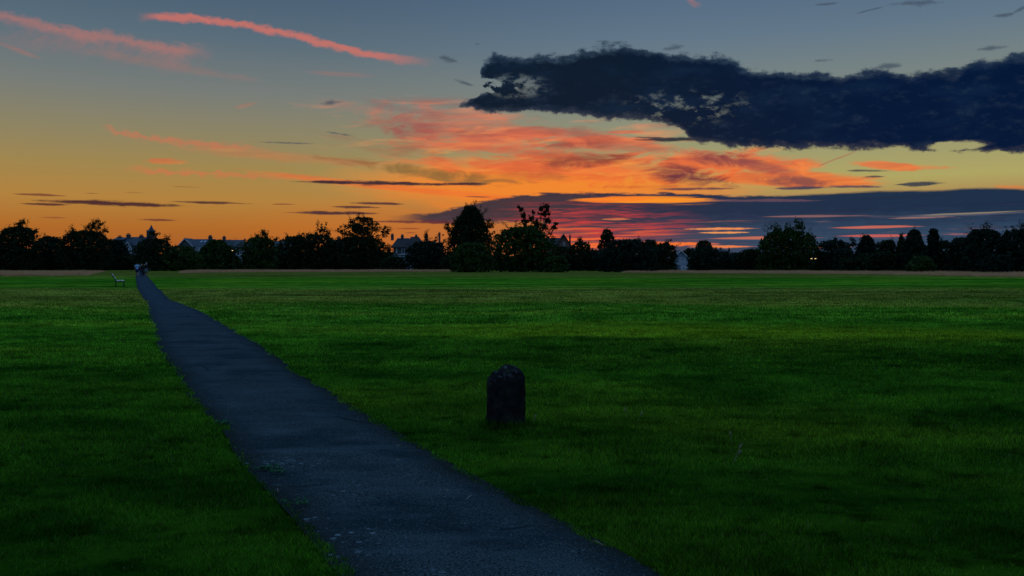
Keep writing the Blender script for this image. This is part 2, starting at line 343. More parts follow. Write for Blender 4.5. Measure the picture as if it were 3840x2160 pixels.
def f_path(o, p, b, nt):
    sp = _n('ShaderNodeSeparateXYZ'); put(sp.inputs[0], p); x, y = V(sp.outputs[0]), V(sp.outputs[1])
    g = noise(p, 70.0, 4, .75); m = noise(vec(x/1.3, y/.8), 1.0, 5, .6); s = noise(p, 26.0, 3, .6)
    c = mixc(ss(g, .32, .72), (.004, .008, .009), (.070, .092, .094))
    c = mixc(ss(m, .45, .62)*.65, c, (.012, .020, .024))
    c = mixc(ss(noise(vec(x/.9, y/.35, 3.3), 1.0, 4, .6), .5, .7)*.35, c, (.058, .082, .090))
    at = _n('ShaderNodeAttribute'); at.attribute_name = 'tint'; e = V(at.outputs['Fac'])
    soil = ss(e + (s-.5)*.22 + (m-.5)*.30, .09, .0)
    c = mixc(soil*.9, c, (.014, .017, .010))
    c = mixc(ss(e + (m-.5)*.6, .34, .05)*.6, c, (.018, .022, .02))
    c = mixc(ss(noise(p, 85.0, 2, .5), .66, .72)*.7, c, (.22, .27, .28))
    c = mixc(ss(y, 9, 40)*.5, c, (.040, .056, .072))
    # light lichen spots near the left edge, brown litter near the right edge
    ed = x + y*.445
    vo = _n('ShaderNodeTexVoronoi'); put(vo.inputs['Vector'], p); vo.inputs['Scale'].default_value = 13.0
    spot = ss(V(vo.outputs['Distance']) + (s-.5)*.35, .30, .20)*ss(noise(p, 1.6, 3, .6), .50, .62)
    c = mixc(spot*ss(ed, 2.0, 1.3)*ss(y, 8.5, 6.5)*.5, c, (.19, .24, .25))
    # cracks
    vc = _n('ShaderNodeTexVoronoi'); vc.feature = 'DISTANCE_TO_EDGE'; put(vc.inputs['Vector'], vec(x + (s-.5)*.10 + (m-.5)*.5, y*1.1 + (s-.5)*.10)); vc.inputs['Scale'].default_value = .55
    crack = ss(V(vc.outputs['Distance']), .009, .003)*ss(noise(p, .9, 2, .5), .56, .64)
    c = mixc(crack*.6, c, (.005, .007, .008))
    put(b.inputs['Base Color'], c)
    bp = _n('ShaderNodeBump'); bp.inputs['Strength'].default_value = .6; bp.inputs['Distance'].default_value = .012
    put(bp.inputs['Height'], g + m*2 - crack*2); nt.links.new(bp.outputs[0], b.inputs['Normal'])
m_path = mat('tarmac', f_path, .9, .0)
def f_leaf(a, b2):
    def fn(o, p, b, nt):
        at = _n('ShaderNodeAttribute'); at.attribute_name = 'tint'
        n = noise(p, .28, 4, .6)
        c = mixc(V(at.outputs['Fac'])*.5 + n*.5, a, b2)
        put(b.inputs['Base Color'], c)
        tr = _n('ShaderNodeBsdfTranslucent'); put(tr.inputs[0], c)
        ms = _n('ShaderNodeMixShader'); ms.inputs[0].default_value = .22
        nt.links.new(b.outputs[0], ms.inputs[1]); nt.links.new(tr.outputs[0], ms.inputs[2])
        nt.links.new(ms.outputs[0], nt.nodes['Material Output'].inputs[0])
    return fn
m_leaf = mat('leaf_dark', f_leaf((.006, .015, .005), (.018, .036, .010)), .8, .1)
m_leaf2 = mat('leaf_green', f_leaf((.012, .030, .005), (.032, .062, .010)), .8, .1)
m_leaf3 = mat('leaf_blue_green', f_leaf((.005, .014, .008), (.014, .030, .015)), .8, .1)
m_bark = two((.03, .022, .016), (.07, .055, .04), 3.0)
m_stone = None
def f_stone(o, p, b, nt):
    n = noise(o, 9, 6, .65); l = noise(o, 22, 4, .6)
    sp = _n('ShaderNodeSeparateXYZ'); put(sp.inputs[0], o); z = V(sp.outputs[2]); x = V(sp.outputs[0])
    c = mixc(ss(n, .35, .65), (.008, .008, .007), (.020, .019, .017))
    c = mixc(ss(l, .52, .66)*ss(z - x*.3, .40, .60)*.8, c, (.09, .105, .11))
    c = mixc(ss(n, .55, .7)*.5, c, (.03, .045, .02))
    put(b.inputs['Base Color'], c)
    bp = _n('ShaderNodeBump'); bp.inputs['Strength'].default_value = .5; bp.inputs['Distance'].default_value = .008
    put(bp.inputs['Height'], n*2 + l); nt.links.new(bp.outputs[0], b.inputs['Normal'])
m_bstone = mat('boundary_stone_surface', f_stone, .95, .0)
m_wall = two((.045, .045, .045), (.10, .10, .10), 1.4, bump=.3)
m_brick = two((.10, .055, .045), (.17, .09, .07), 1.6, bump=.3)
m_pale = two((.16, .18, .22), (.24, .27, .30), 1.2)
m_slate = two((.012, .018, .028), (.025, .034, .046), 1.8, .6, .4)
m_tile = two((.02, .015, .015), (.035, .026, .024), 1.8, .7)
m_trim = two((.36, .37, .39), (.50, .51, .53), 1.0)
m_pot = two((.12, .07, .05), (.20, .11, .08), 3.0)
m_glass = two((.012, .016, .022), (.03, .04, .05), .8, .12, .6)
m_sky_glass = two((.40, .5, .6), (.5, .6, .7), .8, .2, .6)
m_wood = two((.50, .46, .36), (.68, .64, .52), 6.0, .7)
m_iron = two((.008, .010, .009), (.02, .024, .02), 12.0, .6)
m_skin = two((.24, .14, .10), (.32, .19, .14), 8.0, .6)
m_shirt = two((.20, .38, .58), (.27, .46, .66), 9.0)
m_navy = two((.012, .018, .07), (.025, .035, .11), 9.0)
m_black = two((.008, .008, .010), (.018, .018, .022), 9.0)
m_jean = two((.012, .018, .05), (.025, .035, .08), 9.0)
m_red = two((.09, .015, .015), (.13, .03, .025), 9.0)
m_grey = two((.06, .075, .075), (.10, .115, .115), 9.0)
m_hair_d = two((.012, .012, .014), (.03, .026, .024), 30.0)
m_hair_b = two((.42, .32, .16), (.56, .44, .24), 30.0)
m_hair_w = two((.40, .40, .37), (.55, .55, .52), 30.0)
m_shoe = two((.02, .02, .025), (.04, .04, .05), 9.0)
m_straw = two((.20, .16, .10), (.32, .26, .18), 20.0)
m_weed = two((.010, .06, .018), (.02, .10, .03), 12.0)
def glow(col, s):
    m = bpy.data.materials.new('lamp_glow'); m.use_nodes = True
    b = m.node_tree.nodes['Principled BSDF']; b.inputs['Base Color'].default_value = (.8, .7, .5, 1)
    b.inputs['Emission Color'].default_value = col + (1,); b.inputs['Emission Strength'].default_value = s
    return m
m_lamp = glow((1.0, .66, .2), 1.5)

# ------------------------------------------------------------------ objects
def tag(o, label=None, cat=None, group=None, kind=None):
    if label: o['label'] = label
    if cat: o['category'] = cat
    if group: o['group'] = group
    if kind: o['kind'] = kind
    return o
def empty(name, loc, label, cat, group=None, rz=0):
    o = bpy.data.objects.new(name, None); COL.objects.link(o); o.location = loc; o.rotation_euler = (0, 0, rz)
    o.empty_display_size = .2
    return tag(o, label, cat, group)
def link_mesh(name, me, m, parent=None):
    o = bpy.data.objects.new(name, me); COL.objects.link(o)
    if m: me.materials.append(m)
    if parent: o.parent = parent
    return o
def np_mesh(name, verts, polys_n, idx, m, parent=None, tint=None, smooth=False):
    """verts (N,3), polys_n: corner count per face, idx: flat vertex indices"""
    me = bpy.data.meshes.new(name)
    me.vertices.add(len(verts)); me.vertices.foreach_set('co', np.asarray(verts, np.float32).ravel())
    me.loops.add(len(idx)); me.loops.foreach_set('vertex_index', np.asarray(idx, np.int32))
    polys_n = np.asarray(polys_n, np.int32)
    st = np.concatenate([[0], np.cumsum(polys_n)[:-1]]).astype(np.int32)
    me.polygons.add(len(polys_n)); me.polygons.foreach_set('loop_start', st)
    if tint is not None:
        a = me.attributes.new('tint', 'FLOAT', 'POINT'); a.data.foreach_set('value', np.asarray(tint, np.float32))
    me.update(calc_edges=True)
    if smooth: me.polygons.foreach_set('use_smooth', np.ones(len(polys_n), bool))
    return link_mesh(name, me, m, parent)
class MB:
    def __init__(s): s.v = []; s.f = []
    def add(s, vs, fs):
        b = len(s.v); s.v += [tuple(v) for v in vs]; s.f += [tuple(b+i for i in f) for f in fs]; return s
    def box(s, x0, x1, y0, y1, z0, z1):
        return s.add([(x0,y0,z0),(x1,y0,z0),(x1,y1,z0),(x0,y1,z0),(x0,y0,z1),(x1,y0,z1),(x1,y1,z1),(x0,y1,z1)],
                     [(0,3,2,1),(4,5,6,7),(0,1,5,4),(1,2,6,5),(2,3,7,6),(3,0,4,7)])
    def tube(s, pts, rads, n=8, cap=True):
        pts = [Vector(p) for p in pts]; rings = []
        for i, p in enumerate(pts):
            d = (pts[min(i+1, len(pts)-1)] - pts[max(i-1, 0)]).normalized()
            a = d.cross(Vector((0, 0, 1)));
            if a.length < .1: a = d.cross(Vector((1, 0, 0)))
            a.normalize(); b = d.cross(a)
            rings.append([p + (a*math.cos(t*2*math.pi/n) + b*math.sin(t*2*math.pi/n))*rads[i] for t in range(n)])
        vs = [v for r in rings for v in r]; fs = []
        for i in range(len(pts)-1):
            for k in range(n):
                fs.append((i*n+k, i*n+(k+1) % n, (i+1)*n+(k+1) % n, (i+1)*n+k))
        if cap: fs += [tuple(range(n))[::-1], tuple((len(pts)-1)*n+k for k in range(n))]
        return s.add(vs, fs)
    def build(s, name, m, parent=None, smooth=False):
        me = bpy.data.meshes.new(name); me.from_pydata(s.v, [], s.f); me.update()
        if smooth: me.polygons.foreach_set('use_smooth', np.ones(len(me.polygons), bool))
        return link_mesh(name, me, m, parent)

# ------------------------------------------------------------------ terrain, path
Lpx = [(1282,2160),(1229,2071),(1150,1992),(1072,1888),(1040,1835),(936,1788),(878,1662),(856,1583),(721,1494),(684,1400),(606,1312),(574,1208),(552,1126),(520,1090),(509,1039)]
Rpx = [(2419,2160),(2332,2108),(2200,2028),(1900,1867),(1665,1736),(1512,1646),(1387,1568),(1229,1463),(1109,1400),(1043,1349),(924,1267),(790,1188),(656,1133),(604,1096),(553,1039)]
def gp(x, y):
    d = F*CAMH/(y-HY); return d, (x-CX)/F*d
def edge_fn(P):
    q = sorted(gp(*p) for p in P); d = [a for a, b in q]; X = [b for a, b in q]
    s0 = -.455; s1 = -.42
    d = [-8.0] + d + [230.0]; X = [X[0] + s0*(-8.0-d[1])] + X + [X[-1] + s1*(230-d[-2])]
    u = np.linspace(0, math.log(241), 700); yy = np.exp(u)-10.0
    uu = np.log(np.linspace(1, 241, 4000)); 
    base = np.interp(yy, d, X)
    lo = np.polyval(np.polyfit(yy, base, 5, w=1/(yy+14)), yy)
    g = np.exp(-np.linspace(-3, 3, 27)**2/2*1.0); g /= g.sum()
    res = np.convolve(np.pad(base-lo, 13, mode='edge'), g, 'valid')
    sm = lo + res
    return lambda y: np.interp(y, yy, sm)
Lf = edge_fn(Lpx); Rf = edge_fn(Rpx)
def und(x, y):
    x = np.asarray(x, float); y = np.asarray(y, float)
    h = .035*np.sin(y*.42 + .11*x + 1.0) + .03*np.sin(y*.23 - .07*x + .4) + .02*np.sin(x*.55 + y*.2) + .012*np.sin(y*1.7 + x*.6)*np.cos(x*1.1)
    rg = .15/(1+np.exp(-(y + .22*x - 17.5)/.8))*np.exp(-np.clip(y + .22*x - 20, 0, 99)/9)/(1 + np.exp(-(x-0.5)*1.4))
    rg2 = .10*np.exp(-((y + .03*x - 52)/5.0)**2)/(1 + np.exp(-(x+5)*.3))
    near = np.clip((np.abs(y)-1)/6, 0, 1)*np.clip((150-y)/60, 0, 1)
    return (h + rg + rg2)*near
def inpath(x, y, pad=0.0):
    return (x > Lf(y)-pad) & (x < Rf(y)+pad)
def terrain():
    ys = np.concatenate([np.arange(-12, 0, .8), np.arange(0, 30, .22), 30*1.028**np.arange(0, 165)])
    us = np.concatenate([-np.geomspace(12, .0101, 90) , [0], np.geomspace(.0101, 12, 90)])
    Y = ys[:, None]*np.ones_like(us)[None]; 
    X = us[None]*(np.abs(ys[:, None])*.28 + 3.0)
    dep = -.05*(1/(1+np.exp(-(X-(Lf(Y)-.02))/.02)))*(1/(1+np.exp(-((Rf(Y)+.02)-X)/.02)))
    Z = und(X, Y) + dep*(np.clip((140-Y)/20, 0, 1))
    v = np.stack([X, Y, Z], -1).reshape(-1, 3); ny, nx = X.shape
    i = np.arange(ny-1)[:, None]*nx + np.arange(nx-1)[None]
    q = np.stack([i, i+1, i+nx+1, i+nx], -1).reshape(-1, 4)
    tag(np_mesh('ground', v, np.full(len(q), 4), q.ravel(), m_ground, smooth=True), 'wide grassy common stretching back to the trees', None, None, 'structure')
    ys = np.concatenate([np.arange(-8, 30, .12), np.arange(30, 190, 1.0)]); t = np.linspace(-.03, 1.03, 16)
    l, r = Lf(ys), Rf(ys); X = l[:, None] + (r-l)[:, None]*t[None]; Y = ys[:, None]*np.ones_like(t)[None]
    Z = und(X, Y) - .004 + .012*(1-(2*t[None]-1)**2)*np.ones_like(Y) + np.clip((Y-26)/60, 0, 1)*.055
    v = np.stack([X, Y, Z], -1).reshape(-1, 3); ny, nx = X.shape
    i = np.arange(ny-1)[:, None]*nx + np.arange(nx-1)[None]
    q = np.stack([i, i+1, i+nx+1, i+nx], -1).reshape(-1, 4)
    ed = (np.minimum(t, 1-t)[None]*(r-l)[:, None]).ravel()
    tag(np_mesh('path', v, np.full(len(q), 4), q.ravel(), m_path, tint=ed, smooth=True), 'narrow dark tarmac path running across the grass', None, None, 'structure')
terrain()

def vnoise(x, y, seed=0):
    xi = np.floor(x).astype(np.int64); yi = np.floor(y).astype(np.int64); fx = x-xi; fy = y-yi
    fx = fx*fx*(3-2*fx); fy = fy*fy*(3-2*fy)
    def h(a, b):
        n = (a*374761393 + b*668265263 + seed*1442695041) & 0x7fffffff
        n = ((n ^ (n >> 13))*1274126177) & 0x7fffffff
        return ((n ^ (n >> 16)) & 0xffff)/65535.0
    return (h(xi, yi)*(1-fx) + h(xi+1, yi)*fx)*(1-fy) + (h(xi, yi+1)*(1-fx) + h(xi+1, yi+1)*fx)*fy

def blades(x, y, z, h, w, rng, lean=.5):
    """three-vertex leaves bent in a random direction"""
    n = len(x); a = rng.uniform(0, 2*np.pi, n); la = rng.uniform(0, 2*np.pi, n); l = rng.uniform(.05, lean, n)*h
    c, s = np.cos(a)*w/2, np.sin(a)*w/2
    v = np.empty((n, 3, 3))
    v[:, 0] = np.stack([x-c, y-s, z], -1); v[:, 1] = np.stack([x+c, y+s, z], -1)
    v[:, 2] = np.stack([x+np.cos(la)*l, y+np.sin(la)*l, z+h], -1)
    return v
def lawn():
    rng = np.random.default_rng(4); VV = []; TT = []
    for d0, d1, dens, h0, h1, w in [(2.6, 7, 14000, .016, .046, .0042), (7, 13, 6400, .02, .05, .0064), (13, 24, 2200, .022, .055, .011), (24, 58, 420, .03, .07, .026)]:
        kk = .67
        N = int(dens*kk*(d1*d1-d0*d0)); y = np.sqrt(rng.uniform(d0*d0, d1*d1, N)); x = rng.uniform(-kk, kk, N)*y
        rag = (vnoise(x*1.7, y*1.7, 3)-.4)*.13 + (vnoise(x*6, y*6, 5)-.45)*.10 + (vnoise(x*17, y*17, 6)-.5)*.05
        ok = ~((x > Lf(y)+rag) & (x < Rf(y)-rag))
        pt = vnoise(x*1.3, y*.9, 8)*.38 + vnoise(x*4.1, y*3.4, 9)*.3 + vnoise(x*13, y*11, 10)*.32
        ok &= rng.uniform(0, 1, N) < np.clip((pt-.28)*3.0, .14, 1)*np.clip((60-y)/30, 0, 1)
        x, y, pt = x[ok], y[ok], pt[ok]; n = len(x)
        h = rng.uniform(h0, h1, n)*(.25 + 1.5*pt)
        near_edge = np.minimum(np.abs(x-Lf(y)), np.abs(x-Rf(y))) < .15
        h *= np.where(near_edge, .6, 1)
        v = blades(x, y, und(x, y)-.006, h, w*rng.uniform(.7, 1.3, n), rng, 1.1)
        t = rng.uniform(0, 1, n); VV.append(v.reshape(-1, 3)); TT.append(np.repeat(t, 3))
    v = np.concatenate(VV); t = np.concatenate(TT); n = len(v)//3
    print('lawn blades', n)
    tag(np_mesh('grass', v, np.full(n, 3), np.arange(n*3), m_grass, tint=t), 'short green mown grass covering the common', 'grass', None, 'stuff')
lawn()

def dry_strip(x0, x1, front, back, name_label, dens, seed):
    """tall dry grass between two depths; x limits in photo pixels at the front edge"""
    rng = np.random.default_rng(seed)
    N = int(dens)
    u = rng.uniform(0, 1, N); xp = x0 + (x1-x0)*rng.uniform(0, 1, N)
    f = np.interp(xp, [p[0] for p in front], [F*CAMH/(p[1]-HY) for p in front])
    d = f + (back-f)*u**1.5 + (vnoise(xp*.03, u*0, seed)-.5)*5
    X = (xp-CX)/F*d
    endf = np.clip(np.minimum((xp-x0)/25, (x1-xp)/25), 0, 1) if x1-x0 < 3000 else np.ones(N)
    h = rng.uniform(.18, .5, N)*(.55 + .6*vnoise(X*.5, d*.2, seed+1))*(.3+.7*endf)
    h = np.where(rng.uniform(0, 1, N) < .06, h*1.35, h)
    v = blades(X, d, np.zeros(N)-.02, h, rng.uniform(.02, .06, N), rng, .4)
    t = np.repeat(rng.uniform(0, 1, N), 3)
    tag(np_mesh('dry_grass', v.reshape(-1, 3), np.full(N, 3), np.arange(N*3), m_dry, tint=t), name_label, 'grass', None, 'stuff')
dry_strip(-120, 400, [(-120, 1035), (330, 1033), (400, 1018)], 185, 'tall tan dry grass strip left of the path below the left trees', 60000, 21)
dry_strip(672, 1705, [(672, 1024), (900, 1021), (1300, 1020), (1705, 1018)], 215, 'tall tan dry grass strip right of the path below the houses', 90000, 22)
dry_strip(2330, 3990, [(2330, 1022), (2600, 1024), (3200, 1028), (3990, 1043)], 190, 'tall tan dry grass strip along the right half of the tree line', 110000, 23)

# ------------------------------------------------------------------ trees
def profile(kind, t):
    """relative half width of the crown at height fraction t"""
    if kind == 'dome': return np.where(t < .45, .97+.03*t/.45, np.sqrt(np.clip(1-((t-.45)/.55)**2, 0, 1)))
    if kind == 'bush': return np.where(t < .3, .9+.1*t/.3, np.sqrt(np.clip(1-((t-.3)/.7)**2, 0, 1)))
    if kind == 'cone': return np.clip(1.02-t, 0, 1)**.62
    if kind == 'spire': return .30+.70*np.clip(1-t, 0, 1)**.7*(1+.12*np.sin(t*26))
    if kind == 'oak': return np.where(t < .55, 1.0, np.sqrt(np.clip(1-((t-.55)/.45)**2, 0, 1)))
    if kind == 'tall': return np.where(t < .35, .8, np.where(t < .6, 1.0-.25*(t-.35)/.25, .75*np.sqrt(np.clip(1-((t-.6)/.4)**2, 0, 1))))
    if kind == 'oval': return np.sqrt(np.clip(1-((t-.5)/.5)**2, 0, 1))
    return np.ones_like(t)
def make_tree(label, x, hw, top, base, kind='dome', leaf=m_leaf, t0=.02, dens=1.0, sprig=8, open_=0.0, seed=1, name='tree', cat='tree', D=None, lobes=()):
    rng = np.random.default_rng(seed*7+3); rnd = random.Random(seed)
    D = D or F*CAMH/(base-HY)
    hw = hw*1.10; k = D/F; X0 = (x-CX)*k; H = (HY-top)*k + CAMH; R = hw*k
    root = empty(name, (X0, D, 0), label, cat, 'trees and bushes at the far side of the common')
    Rd = min(R, 5.0)*.9        # depth half width
    P = []; S = []; 
    def clump(c, r, n, s, shell=.55):
        d = rng.normal(size=(n, 3)); d /= np.linalg.norm(d, axis=1)[:, None]
        rr = r*(shell + (1-shell)*rng.uniform(0, 1, n)**.6)*rng.uniform(.75, 1.12, n)
        P.append(c + d*rr[:, None]*np.array([1, 1, .8])); S.append(np.full(n, s)*rng.uniform(.6, 1.35, n))
    # inner mass
    area = 2*R*H*(1-t0)
    ni = int(area*22*dens*(1-open_)) if open_ < .5 else int(area*1.5)
    t = t0 + (1-t0)*rng.uniform(0, 1, ni)*.96; w = profile(kind, t)
    th = rng.uniform(0, 2*np.pi, ni); q = np.sqrt(rng.uniform(0, 1, ni))*.93
    P.append(np.stack([np.cos(th)*q*w*R, np.sin(th)*q*w*Rd, t*H], -1)); S.append(rng.uniform(.45, .95, ni))
    # clumps over the surface
    nc = int(area*.85*(1+open_*.6)) + 10
    rc0 = (.34 + .045*R)
    tops = []
    for _ in range(nc):
        tt = t0 + (1-t0)*rnd.random()**(.85); ww = float(profile(kind, np.array(tt)))
        if rnd.random() > ww+.15: continue
        a = rnd.uniform(0, 2*math.pi); q = rnd.uniform(.78, 1.05) if open_ < .3 else math.sqrt(rnd.random())
        sc = rnd.uniform(.6, 1.5)*rc0
        c = np.array([math.cos(a)*q*ww*(R-sc*.6), math.sin(a)*q*ww*(Rd-sc*.5), min(tt*H, H-sc*.75)])
        clump(c, sc, int(30*dens*(sc/rc0)**2)+6, .26 if R < 7 else .3)
        if tt > .5: tops.append((c, sc))
    lob = []
    for (lx, ly, lr, ln) in lobes:      # extra lobes read from the photo outline: x, y, radius in photo pixels
        c = np.array([(lx-x)*k, rnd.uniform(-.3, .3)*Rd, (HY-ly)*k+CAMH]); lob.append((c, lr*k))
        for _ in range(ln):
            d = np.array([rnd.gauss(0, 1), rnd.gauss(0, 1), rnd.gauss(0, 1)]); d /= np.linalg.norm(d)
            cc = c + d*lr*k*rnd.uniform(.1, .95)*np.array([1, .7, .95]); sc = rnd.uniform(.35, .85)*rc0
            clump(cc, sc, int(26*dens), .25); tops.append((cc, sc))
    # leafy shoots sticking out of the outline
    twigs = MB()
    tops.sort(key=lambda q: -q[0][2])
    for i in range(sprig):
        if not tops: break
        c, sc = tops[int(rnd.random()**1.3*len(tops)*.7)]
        out = Vector((c[0]*1.1, c[1]*.6, max(.3, c[2]-H*.55)*1.1)); out.normalize()
        out = (out + Vector((rnd.gauss(0, .35), rnd.gauss(0, .3), rnd.gauss(.12, .25)))).normalized()
        L = rnd.uniform(.8, 1.6)*sc*(1.25 if sprig > 11 else .8)
        p0 = Vector(c); p1 = p0 + out*L*1.5
        twigs.tube([p0, (p0+p1)/2 + Vector((0, 0, .05)), p1], [.05, .035, .015], 4)
        m = int(24*L)
        u = rng.uniform(.25, 1.05, m)
        pp = np.array(p0)[None] + np.array(p1-p0)[None]*u[:, None] + rng.normal(size=(m, 3))*.22
        P.append(pp); S.append(rng.uniform(.16, .3, m))
    P = np.concatenate(P); S = np.concatenate(S)
    P = P[P[:, 2] > .05] if True else P; S = S[:len(P)]
    n = len(P)
    a = rng.normal(size=(n, 3)); a /= np.linalg.norm(a, axis=1)[:, None]
    b = np.cross(a, rng.normal(size=(n, 3))); b /= np.linalg.norm(b, axis=1)[:, None]
    v = np.empty((n, 4, 3)); sl = S[:, None]
    v[:, 0] = P - a*sl*.62; v[:, 2] = P + a*sl*.62; v[:, 1] = P + b*sl*.36; v[:, 3] = P - b*sl*.36
    np_mesh('crown', v.reshape(-1, 3), np.full(n, 4), np.arange(n*4), leaf, root, tint=np.repeat(rng.uniform(0, 1, n), 4))
    # trunk with limbs
    tr = MB(); r0 = max(.14, H*.022); th = H*(.78 if t0 < .4 else .9)
    lean = rnd.uniform(-.3, .3)
    pts = [(lean*(i/6)**2, 0, th*i/6-.1) for i in range(7)]
    tr.tube(pts, [r0*(1.35 if i == 0 else 1)*(1-.13*i) for i in range(7)], 8)
    for i, (c, sc) in enumerate(tops[::max(1, len(tops)//14)][:14]):
        f = rnd.choice((1/3, .5, 2/3)); p = Vector((lean*f*f, 0, th*f-.1)); e = Vector(c)
        mid = (p+e)/2 + Vector((0, 0, -.25))
        tr.tube([p, mid, e], [r0*.45, r0*.28, .03], 5)
    for c, lr in lob:
        p = Vector((lean*.3, 0, th*.5)); e = Vector(c) + Vector((0, 0, lr*.8)); q = p.lerp(e, .5) + Vector(((e.x-p.x)*.2, 0, -.2))
        tr.tube([p, q, Vector(c), e], [r0*.5, r0*.3, .07, .03], 5)
    tr.v and tr.add(twigs.v, twigs.f)
    tr.build('trunk', m_bark, root, True)
    return root, n

